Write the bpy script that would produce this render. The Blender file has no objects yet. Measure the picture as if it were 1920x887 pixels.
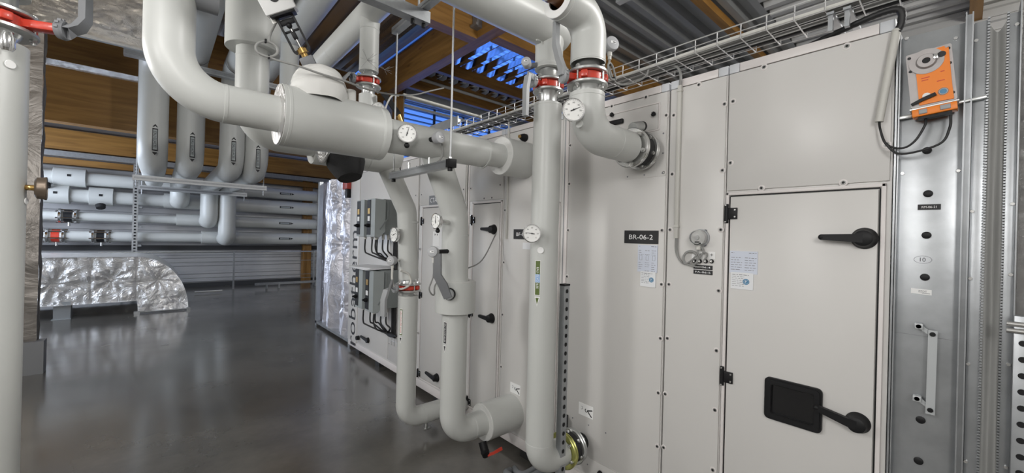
import bpy, bmesh, math, random
from mathutils import Vector as V, Matrix
random.seed(7)
SC = bpy.context.scene
COL = SC.collection
PI = math.pi

# ------------------------------------------------------------------ camera
EYE = V((0, 0, 1.6)); FPX = 750.0; ROLL = math.atan(.025); YAW = math.atan(664.3 / FPX)
SP, CP = math.sin(YAW), math.cos(YAW)
cam = bpy.data.cameras.new('camera'); cam.sensor_width = 36; cam.lens = FPX / 1920 * 36
cam.clip_start = .05; cam.clip_end = 100
camo = bpy.data.objects.new('camera', cam); COL.objects.link(camo); SC.camera = camo
fw = V((SP, CP, 0)); rt = V((CP, -SP, 0)); up = V((0, 0, 1))
r2 = rt * math.cos(ROLL) + up * -math.sin(ROLL) * -1
# the picture is turned: horizontals fall to the right by ROLL
r2 = rt * math.cos(ROLL) + up * math.sin(ROLL)
u2 = up * math.cos(ROLL) - rt * math.sin(ROLL)
m = Matrix((r2, u2, -fw)).transposed().to_4x4(); m.translation = EYE
camo.matrix_world = m

def ray(px, py):
    dx, dy = px - 960, py - 443.5
    x = dx * math.cos(ROLL) + dy * math.sin(ROLL); y = dy * math.cos(ROLL) - dx * math.sin(ROLL)
    l = x / FPX
    return (SP + l * CP, CP - l * SP, -y / FPX)
FX = 2.0                                            # the plane of the unit's front panels
def F(px, py, X=FX):                                # (Y, Z) on the plane x = X
    d = ray(px, py); s = X / d[0]; return (d[1] * s, 1.6 + d[2] * s)
def FY(px, py, Y):                                  # (X, Z) on the plane y = Y
    d = ray(px, py); s = Y / d[1]; return (d[0] * s, 1.6 + d[2] * s)

# ------------------------------------------------------------------ materials
MATS = {}
def mat(name, col=(.5, .5, .5), rough=.5, metal=0., var=0., vscale=8., bump=0., bscale=60., spec=None, coat=0., trans=0., alpha=1.):
    if name in MATS: return MATS[name]
    m = bpy.data.materials.new(name); m.use_nodes = True; MATS[name] = m
    nt = m.node_tree; b = nt.nodes['Principled BSDF']
    b.inputs['Base Color'].default_value = (*col, 1); b.inputs['Roughness'].default_value = rough
    b.inputs['Metallic'].default_value = metal; b.inputs['Coat Weight'].default_value = coat
    b.inputs['Transmission Weight'].default_value = trans
    if spec is not None: b.inputs['Specular IOR Level'].default_value = spec
    tc = nt.nodes.new('ShaderNodeTexCoord')
    if var:
        n = nt.nodes.new('ShaderNodeTexNoise'); n.inputs['Scale'].default_value = vscale; n.inputs['Detail'].default_value = 6
        nt.links.new(tc.outputs['Object'], n.inputs['Vector'])
        r = nt.nodes.new('ShaderNodeValToRGB')
        r.color_ramp.elements[0].position = .3; r.color_ramp.elements[1].position = .7
        r.color_ramp.elements[0].color = (*[c * (1 - var) for c in col], 1)
        r.color_ramp.elements[1].color = (*[min(1, c * (1 + var)) for c in col], 1)
        nt.links.new(n.outputs['Fac'], r.inputs['Fac']); nt.links.new(r.outputs['Color'], b.inputs['Base Color'])
    if bump:
        n = nt.nodes.new('ShaderNodeTexNoise'); n.inputs['Scale'].default_value = bscale; n.inputs['Detail'].default_value = 4
        nt.links.new(tc.outputs['Object'], n.inputs['Vector'])
        bp = nt.nodes.new('ShaderNodeBump'); bp.inputs['Strength'].default_value = bump; bp.inputs['Distance'].default_value = .02
        nt.links.new(n.outputs['Fac'], bp.inputs['Height']); nt.links.new(bp.outputs['Normal'], b.inputs['Normal'])
    return m

mat('panel', (.66, .645, .625), .36, var=.02, vscale=2, spec=.45)
mat('panel_white', (.74, .70, .685), .4)
mat('cap_grey', (.62, .64, .67), .45)
mat('jacket', (.57, .58, .56), .38, var=.02, vscale=3, bump=.02, bscale=14)
mat('jacket_end', (.70, .70, .68), .45, bump=.25, bscale=45)
mat('galv', (.40, .415, .43), .36, .72, var=.10, vscale=14, bump=.02, bscale=30)
mat('galv_dark', (.30, .31, .32), .45, .6, var=.12, vscale=20)
mat('steel', (.66, .66, .65), .24, .95)
mat('zinc', (.58, .59, .58), .33, .85, var=.06, vscale=25)
mat('gold_zinc', (.50, .50, .17), .3, .85, var=.15, vscale=20)
mat('screw_steel', (.30, .30, .29), .38, .6)
mat('rod', (.50, .51, .52), .5, .5)
mat('zinc_dull', (.50, .52, .53), .45, .25)
mat('chrome', (.80, .80, .80), .12, 1.)
mat('black', (.010, .010, .011), .5, spec=.3)
mat('rubber', (.02, .02, .021), .62, bump=.05)
mat('armaflex', (.018, .018, .019), .85, bump=.2, bscale=120)
mat('red', (.56, .045, .022), .38, coat=.3, bump=.06, bscale=40)
mat('lever', (.34, .35, .36), .45)
mat('lever_dark', (.18, .185, .195), .5)
mat('sensor', (.42, .425, .44), .5)
mat('white', (.86, .86, .85), .5)
mat('paper', (.80, .81, .83), .6)
mat('paper_blue', (.66, .70, .80), .6)
mat('ink', (.02, .02, .022), .6)
mat('ink_grey', (.22, .22, .24), .6)
mat('ink_white', (.92, .92, .92), .5)
mat('ink_red', (.6, .05, .03), .5)
mat('ink_blue', (.08, .25, .42), .5)
mat('dial', (.90, .90, .88), .4)
mat('brass', (.62, .40, .14), .25, .95)
mat('copper_brown', (.18, .075, .03), .35, .2, var=.3, vscale=25); mat('bronze_dark', (.16, .125, .095), .38, .6)
mat('orange', (.90, .24, .015), .42)
mat('alu_cast', (.40, .375, .37), .45, .4, var=.06, vscale=30)
mat('box_grey', (.205, .225, .225), .5)
mat('box_light', (.34, .37, .37), .5)
mat('green', (.10, .145, .03), .5)
mat('sky_label', (.28, .45, .72), .5)
mat('cable_grey', (.27, .27, .26), .5)
mat('cable_white', (.66, .65, .61), .5)
mat('cable_black', (.015, .015, .016), .5)
mat('conduit', (.58, .57, .53), .45)
mat('fabric_grey', (.33, .33, .32), .62, bump=.1, bscale=8)
mat('plaster', (.66, .655, .63), .75, bump=.35, bscale=9)
mat('wire', (.66, .66, .66), .3, .9)
mat('black_glass', (.012, .012, .013), .12, spec=.5)
mat('clear', (.95, .95, .95), .05, trans=1.)
mat('hose_grey', (.16, .17, .18), .5)
mat('slat', (.03, .035, .05), .5)
mat('blueish_frame', (.55, .57, .60), .4, .2)
mat('red_paint', (.35, .04, .03), .5)

def wood(name, axis, dark=1.0):
    m = bpy.data.materials.new(name); m.use_nodes = True; MATS[name] = m
    nt = m.node_tree; b = nt.nodes['Principled BSDF']; b.inputs['Roughness'].default_value = .5
    tc = nt.nodes.new('ShaderNodeTexCoord'); mp = nt.nodes.new('ShaderNodeMapping')
    sc = [9, 9, 9]; sc[axis] = .7; mp.inputs['Scale'].default_value = sc
    nt.links.new(tc.outputs['Object'], mp.inputs['Vector'])
    n = nt.nodes.new('ShaderNodeTexNoise'); n.inputs['Scale'].default_value = 1.6; n.inputs['Detail'].default_value = 9; n.inputs['Distortion'].default_value = .6
    nt.links.new(mp.outputs['Vector'], n.inputs['Vector'])
    r = nt.nodes.new('ShaderNodeValToRGB')
    c0, c1 = (.19, .088, .014), (.31, .155, .034)
    r.color_ramp.elements[0].position = .32; r.color_ramp.elements[1].position = .66
    r.color_ramp.elements[0].color = (*[c * dark for c in c0], 1); r.color_ramp.elements[1].color = (*[c * dark for c in c1], 1)
    nt.links.new(n.outputs['Fac'], r.inputs['Fac'])
    k = nt.nodes.new('ShaderNodeTexVoronoi'); k.inputs['Scale'].default_value = 1.0
    mp2 = nt.nodes.new('ShaderNodeMapping'); s2 = [5, 5, 5]; s2[axis] = 1.6; mp2.inputs['Scale'].default_value = s2
    nt.links.new(tc.outputs['Object'], mp2.inputs['Vector']); nt.links.new(mp2.outputs['Vector'], k.inputs['Vector'])
    r2_ = nt.nodes.new('ShaderNodeValToRGB'); r2_.color_ramp.elements[0].position = .05; r2_.color_ramp.elements[1].position = .14
    r2_.color_ramp.elements[0].color = (.35, .3, .25, 1); r2_.color_ramp.elements[1].color = (1, 1, 1, 1)
    nt.links.new(k.outputs['Distance'], r2_.inputs['Fac'])
    mx = nt.nodes.new('ShaderNodeMix'); mx.data_type = 'RGBA'; mx.blend_type = 'MULTIPLY'; mx.inputs['Factor'].default_value = .55
    nt.links.new(r.outputs['Color'], mx.inputs['A']); nt.links.new(r2_.outputs['Color'], mx.inputs['B'])
    nt.links.new(mx.outputs['Result'], b.inputs['Base Color'])
wood('wood_x', 0); wood('wood_y', 1); wood('wood_z', 2)

def foil_mat(name, col=(.80, .79, .78), rough=.26, scale=5.5, strength=.9, metal=.9):
    m = bpy.data.materials.new(name); m.use_nodes = True; MATS[name] = m
    nt = m.node_tree; b = nt.nodes['Principled BSDF']
    b.inputs['Base Color'].default_value = (*col, 1); b.inputs['Metallic'].default_value = metal; b.inputs['Roughness'].default_value = rough
    tc = nt.nodes.new('ShaderNodeTexCoord')
    n = nt.nodes.new('ShaderNodeTexNoise'); n.inputs['Scale'].default_value = scale; n.inputs['Detail'].default_value = 8; n.inputs['Distortion'].default_value = 1.6
    v = nt.nodes.new('ShaderNodeTexVoronoi'); v.feature = 'DISTANCE_TO_EDGE'; v.inputs['Scale'].default_value = scale * 1.7
    ad = nt.nodes.new('ShaderNodeMath'); ad.operation = 'ADD'
    ml = nt.nodes.new('ShaderNodeMath'); ml.operation = 'MULTIPLY'; ml.inputs[1].default_value = .5
    nt.links.new(tc.outputs['Object'], n.inputs['Vector'])
    w = nt.nodes.new('ShaderNodeVectorMath'); w.operation = 'ADD'
    nt.links.new(tc.outputs['Object'], w.inputs[0]); nt.links.new(n.outputs['Color'], w.inputs[1]); nt.links.new(w.outputs['Vector'], v.inputs['Vector'])
    nt.links.new(v.outputs['Distance'], ml.inputs[0]); nt.links.new(ml.outputs[0], ad.inputs[0]); nt.links.new(n.outputs['Fac'], ad.inputs[1])
    bp = nt.nodes.new('ShaderNodeBump'); bp.inputs['Strength'].default_value = strength; bp.inputs['Distance'].default_value = .06
    nt.links.new(ad.outputs[0], bp.inputs['Height']); nt.links.new(bp.outputs['Normal'], b.inputs['Normal'])
foil_mat('foil', col=(.93, .92, .91), scale=3.4, strength=.6, metal=.7, rough=.30); foil_mat('foil_fold', col=(.60, .60, .655), scale=3, strength=.25, metal=.6, rough=.42); foil_mat('foil_soft', rough=.34, scale=3, strength=.5); foil_mat('foil_fine', scale=14, strength=.6); foil_mat('foil_dim_reflection', col=(.19, .175, .16), rough=.45, scale=2.2, strength=.3, metal=.6); foil_mat('foil_wood_reflection', col=(.62, .56, .48), rough=.33, scale=7, strength=.9)  # last two foils: reflections of dim surroundings and wood put into the colour

def concrete():
    m = bpy.data.materials.new('concrete'); m.use_nodes = True; MATS['concrete'] = m
    nt = m.node_tree; b = nt.nodes['Principled BSDF']
    tc = nt.nodes.new('ShaderNodeTexCoord')
    n = nt.nodes.new('ShaderNodeTexNoise'); n.inputs['Scale'].default_value = 1.5; n.inputs['Detail'].default_value = 10; n.inputs['Roughness'].default_value = .66
    nt.links.new(tc.outputs['Object'], n.inputs['Vector'])
    r = nt.nodes.new('ShaderNodeValToRGB')
    r.color_ramp.elements[0].position = .25; r.color_ramp.elements[1].position = .75
    r.color_ramp.elements[0].color = (.062, .059, .054, 1); r.color_ramp.elements[1].color = (.15, .139, .122, 1)
    nt.links.new(n.outputs['Fac'], r.inputs['Fac']); nt.links.new(r.outputs['Color'], b.inputs['Base Color'])
    n2 = nt.nodes.new('ShaderNodeTexNoise'); n2.inputs['Scale'].default_value = 2.2; n2.inputs['Detail'].default_value = 4
    nt.links.new(tc.outputs['Object'], n2.inputs['Vector'])
    mr = nt.nodes.new('ShaderNodeMapRange'); mr.inputs['From Min'].default_value = .3; mr.inputs['From Max'].default_value = .7
    mr.inputs['To Min'].default_value = .17; mr.inputs['To Max'].default_value = .28
    nt.links.new(n2.outputs['Fac'], mr.inputs['Value']); nt.links.new(mr.outputs['Result'], b.inputs['Roughness'])
    b.inputs['Specular IOR Level'].default_value = .75; b.inputs['Coat Weight'].default_value = .5; b.inputs['Coat Roughness'].default_value = .13
concrete()
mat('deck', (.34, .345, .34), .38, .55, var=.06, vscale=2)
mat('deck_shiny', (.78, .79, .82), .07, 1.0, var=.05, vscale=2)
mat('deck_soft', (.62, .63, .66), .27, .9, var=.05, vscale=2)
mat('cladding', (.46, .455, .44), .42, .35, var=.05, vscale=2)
mat('cladding_far', (.50, .50, .51), .45, .25, var=.05, vscale=2)
mat('dark_wall', (.05, .05, .052), .8)

# ------------------------------------------------------------------ mesh builder
def frame(d):
    d = V(d).normalized()
    a = V((0, 0, 1)) if abs(d.z) < .9 else V((1, 0, 0))
    u = a.cross(d).normalized(); return u, d.cross(u).normalized(), d
def fillet(pts, r, n=9):
    pts = [V(p) for p in pts]; rs = r if isinstance(r, (list, tuple)) else [r] * (len(pts) - 2)
    out = [pts[0]]
    for i in range(1, len(pts) - 1):
        p, a, b = pts[i], (pts[i - 1] - pts[i]), (pts[i + 1] - pts[i])
        la, lb = a.length, b.length; a.normalize(); b.normalize()
        ang = a.angle(b)
        if ang > PI - .02: out.append(p); continue
        t = min(rs[i - 1] / math.tan(ang / 2), la * .98, lb * .98); rr = t * math.tan(ang / 2)
        c = p + (a + b).normalized() * (rr / math.sin(ang / 2))
        s, e = p + a * t - c, p + b * t - c
        tot = s.angle(e); ax = s.cross(e).normalized()
        for k in range(n + 1): out.append(c + Matrix.Rotation(tot * k / n, 3, ax) @ s)
    out.append(pts[-1]); return out
def smooth_path(pts, n=6):
    pts = [V(p) for p in pts]; q = [pts[0] * 2 - pts[1]] + pts + [pts[-1] * 2 - pts[-2]]; out = []
    for i in range(1, len(q) - 2):
        for k in range(n):
            t = k / n; p0, p1, p2, p3 = q[i - 1:i + 3]
            out.append(.5 * ((2 * p1) + (p2 - p0) * t + (2 * p0 - 5 * p1 + 4 * p2 - p3) * t * t + (3 * p1 - p0 - 3 * p2 + p3) * t ** 3))
    out.append(pts[-1]); return out
def rrect(w, h, r, n=5):
    o = []
    for cx, cy, a in ((w / 2 - r, h / 2 - r, 0), (-w / 2 + r, h / 2 - r, 90), (-w / 2 + r, -h / 2 + r, 180), (w / 2 - r, -h / 2 + r, 270)):
        for k in range(n + 1):
            t = math.radians(a + 90 * k / n); o.append((cx + r * math.cos(t), cy + r * math.sin(t)))
    return o
def circ(r, n=24, x=0, y=0): return [(x + r * math.cos(2 * PI * k / n), y + r * math.sin(2 * PI * k / n)) for k in range(n)]

class MB:
    def __init__(s, m=None):
        s.v = []; s.f = []; s.mi = []; s.ms = []; s.cur = 0
        if m: s.mat(m)
    def mat(s, name):
        if name not in s.ms: s.ms.append(name)
        s.cur = s.ms.index(name); return s
    def add(s, vs, fs):
        b = len(s.v); s.v += [V(v) for v in vs]
        for f in fs: s.f.append([b + i for i in f]); s.mi.append(s.cur)
        return s
    def box(s, c, size, ax=None, bev=0.):
        X, Y, Z = ax if ax else (V((1, 0, 0)), V((0, 1, 0)), V((0, 0, 1)))
        c = V(c); h = [d / 2 for d in size]; b = min(bev, *[x * .95 for x in h]) if bev else 0
        if not b:
            vs = [c + X * (h[0] * i) + Y * (h[1] * j) + Z * (h[2] * k) for i in (-1, 1) for j in (-1, 1) for k in (-1, 1)]
            return s.add(vs, [(0, 1, 3, 2), (4, 6, 7, 5), (0, 4, 5, 1), (2, 3, 7, 6), (0, 2, 6, 4), (1, 5, 7, 3)])
        bm = bmesh.new(); bmesh.ops.create_cube(bm, size=1)
        for v in bm.verts: v.co = V((v.co.x * size[0], v.co.y * size[1], v.co.z * size[2]))
        bmesh.ops.bevel(bm, geom=list(bm.edges), offset=b, segments=2, affect='EDGES', profile=.5)
        bm.verts.index_update()
        vs = [c + X * v.co.x + Y * v.co.y + Z * v.co.z for v in bm.verts]; fs = [[v.index for v in f.verts] for f in bm.faces]
        bm.free(); return s.add(vs, fs)
    def bb(s, a, b, bev=0.):
        a, b = V(a), V(b); lo = V(map(min, a, b)); hi = V(map(max, a, b))
        return s.box((lo + hi) / 2, hi - lo, None, bev)
    def tube(s, pts, r, seg=20, caps=True):
        pts = [V(p) for p in pts]; n = len(pts); rs = r if isinstance(r, (list, tuple)) else [r] * n
        ts = []
        for i in range(n):
            t = (pts[min(i + 1, n - 1)] - pts[max(i - 1, 0)]); ts.append(t.normalized() if t.length > 1e-9 else V((0, 0, 1)))
        u, w, _ = frame(ts[0]); vs = []
        for i in range(n):
            u = (u - ts[i] * u.dot(ts[i])).normalized(); w = ts[i].cross(u)
            for k in range(seg):
                a = 2 * PI * k / seg; vs.append(pts[i] + (u * math.cos(a) + w * math.sin(a)) * rs[i])
        fs = [(i * seg + k, i * seg + (k + 1) % seg, (i + 1) * seg + (k + 1) % seg, (i + 1) * seg + k) for i in range(n - 1) for k in range(seg)]
        if caps: fs += [tuple(range(seg))[::-1], tuple((n - 1) * seg + k for k in range(seg))]
        return s.add(vs, fs)
    def cyl(s, a, b, r, seg=24, r1=None): return s.tube([a, b], [r, r if r1 is None else r1], seg)
    def lathe(s, o, d, prof, seg=32):
        u, w, d = frame(d); o = V(o); vs = []; rows = []
        for t, r in prof:
            if r < 1e-6: rows.append([len(vs)]); vs.append(o + d * t)
            else:
                rows.append(list(range(len(vs), len(vs) + seg)))
                vs += [o + d * t + (u * math.cos(2 * PI * k / seg) + w * math.sin(2 * PI * k / seg)) * r for k in range(seg)]
        fs = []
        for A, B in zip(rows, rows[1:]):
            for k in range(seg):
                j = (k + 1) % seg
                if len(A) == 1 and len(B) == 1: continue
                if len(A) == 1: fs.append((A[0], B[j], B[k]))
                elif len(B) == 1: fs.append((A[k], A[j], B[0]))
                else: fs.append((A[k], A[j], B[j], B[k]))
        return s.add(vs, fs)
    def ring(s, o, d, r0, r1, t, seg=40, bev=.002):
        return s.lathe(o, d, [(-t / 2, r0), (-t / 2, r1 - bev), (-t / 2 + bev, r1), (t / 2 - bev, r1), (t / 2, r1 - bev), (t / 2, r0), (-t / 2, r0)], seg)
    def disc(s, o, d, r, t, seg=24, bev=.001):
        return s.lathe(o, d, [(0, 0), (0, r - bev), (bev, r), (t - bev, r), (t, r - bev), (t, 0)], seg)
    def ball(s, c, r, seg=20, rings=10, sz=1.):
        return s.lathe(c, (0, 0, 1), [(-r * sz * math.cos(PI * k / rings), r * math.sin(PI * k / rings)) for k in range(rings + 1)], seg)
    def prism(s, poly, o, u, v, depth):
        u, v, o = V(u), V(v), V(o); n = u.cross(v).normalized(); k = len(poly)
        vs = [o + u * x + v * y for x, y in poly] + [o + u * x + v * y + n * depth for x, y in poly]
        return s.add(vs, [tuple(range(k))[::-1], tuple(range(k, 2 * k))] + [(i, (i + 1) % k, k + (i + 1) % k, k + i) for i in range(k)])
    def hollow(s, outer, inner, o, u, v, depth):
        u, v, o = V(u), V(v), V(o); n = u.cross(v).normalized(); k = len(outer); vs = []
        for P_, z in ((outer, 0), (inner, 0), (outer, depth), (inner, depth)): vs += [o + u * x + v * y + n * z for x, y in P_]
        fs = []
        for i in range(k):
            j = (i + 1) % k
            fs += [(j, i, k + i, k + j), (2 * k + i, 2 * k + j, 3 * k + j, 3 * k + i), (i, j, 2 * k + j, 2 * k + i), (k + j, k + i, 3 * k + i, 3 * k + j)]
        return s.add(vs, fs)
    def bar(s, pts, w, t, n):                        # flat bar along a polyline; n = direction of its thickness
        pts = [V(p) for p in pts]; n = V(n).normalized(); ws = w if isinstance(w, (list, tuple)) else [w] * len(pts); vs = []
        for i, p in enumerate(pts):
            d = (pts[min(i + 1, len(pts) - 1)] - pts[max(i - 1, 0)]).normalized(); c = n.cross(d).normalized()
            for a, b in ((-1, -1), (1, -1), (1, 1), (-1, 1)): vs.append(p + c * (a * ws[i] / 2) + n * (b * t / 2))
        fs = [(0, 3, 2, 1), tuple(4 * (len(pts) - 1) + k for k in range(4))]
        for i in range(len(pts) - 1):
            for k in range(4): fs.append((4 * i + k, 4 * i + (k + 1) % 4, 4 * i + 4 + (k + 1) % 4, 4 * i + 4 + k))
        return s.add(vs, fs)
    def text(s, body, o, u, v, w, h, warp=None):     # lettering fitted into w by h around o
        vs, fs = glyphs(body); u, v, o = V(u), V(v), V(o)
        x0 = min(p[0] for p in vs); x1 = max(p[0] for p in vs); y0 = min(p[1] for p in vs); y1 = max(p[1] for p in vs)
        q = [((x - (x0 + x1) / 2) * w / (x1 - x0), (y - (y0 + y1) / 2) * h / max(y1 - y0, 1e-6)) for x, y in vs]
        return s.add([warp(*p) if warp else o + u * p[0] + v * p[1] for p in q], fs)

GL = {}
def glyphs(body):
    if body not in GL:
        c = bpy.data.curves.new('lettering', 'FONT'); c.body = body; c.resolution_u = 3
        o = bpy.data.objects.new('lettering', c); COL.objects.link(o)
        dg = bpy.context.evaluated_depsgraph_get(); e = o.evaluated_get(dg); me = e.to_mesh()
        GL[body] = ([(p.co.x, p.co.y) for p in me.vertices], [tuple(p.vertices) for p in me.polygons])
        e.to_mesh_clear(); bpy.data.objects.remove(o); bpy.data.curves.remove(c)
    return GL[body]

def link(name, mb, parent=None, off=V((0, 0, 0))):
    me = bpy.data.meshes.new(name); me.from_pydata([tuple(v - off) for v in mb.v], [], mb.f)
    for n in mb.ms: me.materials.append(MATS[n])
    me.polygons.foreach_set('material_index', mb.mi); me.polygons.foreach_set('use_smooth', [True] * len(mb.f))
    me.update(); me.set_sharp_from_angle(angle=math.radians(38))
    bm = bmesh.new(); bm.from_mesh(me); bmesh.ops.recalc_face_normals(bm, faces=bm.faces); bm.to_mesh(me); bm.free()
    o = bpy.data.objects.new(name, me); COL.objects.link(o); o.parent = parent
    return o
def bounds(mbs):
    ps = [v for mb in mbs for v in mb.v]
    lo = V([min(p[i] for p in ps) for i in range(3)]); hi = V([max(p[i] for p in ps) for i in range(3)]); return lo, hi
def jitter(mb, scale, amp, seed=0):
    from mathutils import noise as nz
    mb.v = [v + nz.noise_vector(v * scale + V((seed, 0, 0))) * amp for v in mb.v]; return mb
class Thing:
    def __init__(s, name, label, cat, group=None):
        s.n, s.l, s.c, s.g, s.p = name, label, cat, group, []
    def part(s, name, mb, parent=None, label=None):
        s.p.append((name, mb, parent, label)); return len(s.p) - 1
    def done(s):
        lo, hi = bounds([p[1] for p in s.p]); base = V(((lo.x + hi.x) / 2, (lo.y + hi.y) / 2, lo.z))
        if len(s.p) == 1: root = link(s.n, s.p[0][1], None, base); root.location = base
        else:
            root = bpy.data.objects.new(s.n, None); COL.objects.link(root); root.location = base; root.empty_display_size = .05
            made = []
            for n, mb, par, lab in s.p:
                o = link(n, mb, root if par is None else made[par], base); made.append(o)
                if lab: o['label'] = lab
        root['label'] = s.l; root['category'] = s.c
        if s.g: root['group'] = s.g
        return root
def one(name, mb, label, cat, group=None):
    t = Thing(name, label, cat, group); t.part(name, mb); return t.done()
def struct(name, mb, label=None):
    lo, hi = bounds([mb]); base = V(((lo.x + hi.x) / 2, (lo.y + hi.y) / 2, lo.z))
    o = link(name, mb, None, base); o.location = base; o['kind'] = 'structure'
    if label: o['label'] = label
    return o

XM, YM = V((-1, 0, 0)), V((0, -1, 0)); UY, UZ = V((0, -1, 0)), V((0, 0, 1))
def fp(Y, Z, out=0.): return V((FX - out, Y, Z))

# ================================================================== SETTING
ROOF = 5.2
struct('floor', MB('concrete').bb((-4.2, -3.2, -.2), (9.2, 14.2, 0)))
def deck(a0, a1, b0, b1, z, along, m, pitch=.25, dep=.09):
    mb = MB(m); n = int((b1 - b0) / pitch) + 1; prof = []
    for i in range(n):
        b = b0 + i * pitch
        prof += [(b, 0), (b + .10, 0), (b + .14, dep), (b + pitch - .04, dep)]
    prof = [(min(p, b1), q) for p, q in prof]
    vs = []
    for p, q in prof:
        for a in (a0, a1): vs.append((a, p, z + q) if along == 'x' else (p, a, z + q))
    mb.add(vs, [(2 * i, 2 * i + 1, 2 * i + 3, 2 * i + 2) for i in range(len(prof) - 1)])
    lo = min(a0, a1), min(b0, b1); hi = max(a0, a1), max(b0, b1)
    if along == 'x': mb.bb((a0, b0, z + dep + .03), (a1, b1, z + dep + .1))
    else: mb.bb((b0, a0, z + dep + .03), (b1, a1, z + dep + .1))
    return mb
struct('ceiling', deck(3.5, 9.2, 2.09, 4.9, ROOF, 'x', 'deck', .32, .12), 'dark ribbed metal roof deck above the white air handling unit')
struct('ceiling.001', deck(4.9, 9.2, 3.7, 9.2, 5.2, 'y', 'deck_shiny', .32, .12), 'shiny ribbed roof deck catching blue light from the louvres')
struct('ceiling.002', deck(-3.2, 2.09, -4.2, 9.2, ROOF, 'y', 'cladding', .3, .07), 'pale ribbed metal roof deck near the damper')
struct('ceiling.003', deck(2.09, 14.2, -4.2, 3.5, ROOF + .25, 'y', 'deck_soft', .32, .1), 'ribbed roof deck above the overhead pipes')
def clad(a0, a1, z0, z1, at, along, m, face, pitch=.2):
    mb = MB(m); prof = []; z = z0
    while z < z1:
        prof += [(z, 0), (z + pitch * .55, 0), (z + pitch * .65, .025), (z + pitch * .9, .025)]; z += pitch
    vs = []
    for q, d in prof:
        for a in (a0, a1): vs.append((a, at + face * d, q) if along == 'x' else (at + face * d, a, q))
    mb.add(vs, [(2 * i, 2 * i + 1, 2 * i + 3, 2 * i + 2) for i in range(len(prof) - 1)])
    b = at + (-face) * .1
    if along == 'x': mb.bb((a0, at - face * .02, z0), (a1, b, z1))
    else: mb.bb((at - face * .02, a0, z0), (b, a1, z1))
    return mb
struct('wall_back', clad(-4.2, 4.5, 0, 5.6, 14.0, 'x', 'cladding_far', -1, .22), 'ribbed metal cladding behind the header pipes')
struct('wall_left', clad(-3.2, 14, 0, 5.6, -4.1, 'y', 'cladding', 1))
struct('wall_right', clad(-3.2, 9.2, 0, 5.6, 9.1, 'y', 'cladding', -1))
struct('wall_front', clad(-4.2, 9.2, 0, 5.6, -3.1, 'x', 'cladding', 1))
struct('wall_side', MB('cladding').bb((4.3, 9.0, 0), (4.4, 14.1, 5.6)))
# wall carrying the louvred opening, facing the camera at y = 9
WY = 9.05
struct('wall_louvre', MB('dark_wall').bb((4.3, WY, 0), (9.2, WY + .1, .6)).bb((4.3, WY, 4.95), (9.2, WY + .1, 5.9)).bb((4.3, WY, .6), (4.42, WY + .1, 5.9)).bb((9.0, WY, .6), (9.2, WY + .1, 5.9)))
w = MB('slat')
for k in range(33): w.box((6.7, WY + .05, .65 + .13 * k), (4.6, .09, .014))
wf = MB('slat')
for x in (4.42, 5.3, 6.2, 7.1, 8.0, 9.0): wf.bb((x - .02, WY + .05, .6), (x + .02, WY + .12, 4.8))
wt = MB('blueish_frame').bb((4.4, WY - .12, 4.84), (9.0, WY + .1, 5.14)).bb((4.4, WY - .03, 4.68), (9.0, WY + .02, 4.75))
wroot = bpy.data.objects.new('window_1', None); COL.objects.link(wroot); wroot['kind'] = 'structure'
for n_, mb_ in (('slats', w), ('window_frame', wf), ('sill', wt)): link(n_, mb_, wroot)

# timber
struct('timber_beam', MB('wood_x').bb((-4, 9.6, 3.26), (4.2, 9.85, 4.16)), 'deep timber beam behind the four grey drop pipes')
struct('timber_beam.001', MB('wood_x').bb((-4, 9.75, 4.20), (4.2, 9.95, 5.4)), 'upper timber beam above the foil strip')
struct('timber_beam.002', MB('wood_y').bb((3.59, 4.2, 4.61), (3.79, 9.0, 5.2)).bb((3.72, 4.85, 5.2), (3.79, 9.0, 5.7)), 'timber beam running towards the louvres')
struct('timber_beam.003', MB('wood_x').bb((3.79, 4.70, 4.60), (9.1, 4.9, 5.66)), 'timber beam crossing in front of the blue roof deck')
struct('timber_beam.004', MB('wood_x').bb((-1.0, 4.97, 4.60), (3.59, 5.17, 5.45)), 'timber beam above the threaded rod')
struct('timber_beam.005', MB('wood_x').bb((3.5, 2.56, 5.08), (9.1, 2.68, 5.2)), 'pale timber purlin under the dark roof deck')
struct('timber_beam.006', MB('wood_x').bb((2.6, -.13, 5.0), (9.1, .0, 5.2)), 'pale timber purlin above the damper')
struct('timber_beam.007', MB('wood_x').bb((3.79, 7.2, 4.96), (9.1, 7.32, 5.2)), 'timber purlin under the blue roof deck')
struct('timber_beam.008', MB('wood_x').bb((3.79, 8.2, 4.86), (9.1, 8.32, 5.22)), 'timber rail above the louvres')
struct('timber_post', MB('wood_z').bb((4.12, 8.9, 0), (4.32, 9.05, 5.2)), 'timber post beside the louvres')
struct('timber_post.001', MB('wood_z').bb((3.42, 13.72, 0), (3.66, 13.94, 3.2)), 'timber post on the far wall')
struct('timber_beam.009', MB('wood_x').bb((-4, 13.4, 3.3), (4.3, 13.7, 3.75)), 'pale timber beam over the header pipes')
struct('timber_beam.010', MB('wood_x').bb((-4, 13.55, 2.98), (4.3, 13.8, 3.12)), 'thin timber rail over the header pipes')
struct('trim_1', MB('foil_fine').bb((-4, 9.50, 4.12), (4.0, 9.64, 4.20)), 'crumpled foil strip on top of the deep beam')
struct('trim_2', MB('galv_dark').bb((-4, 13.35, 3.14), (4.2, 13.45, 3.26)), 'grey steel rail over the header pipes')
struct('baseboard_back', MB('dark_wall').bb((-4.1, 13.9, 0), (4.3, 13.97, .12)).bb((-4.1, 13.86, 1.02), (4.3, 13.97, 1.14)))
jh = MB('galv_dark').bb((3.50, 4.85, 4.72), (3.59, 4.97, 5.08)).bb((3.46, 4.82, 4.72), (3.50, 4.97, 4.76))
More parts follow.
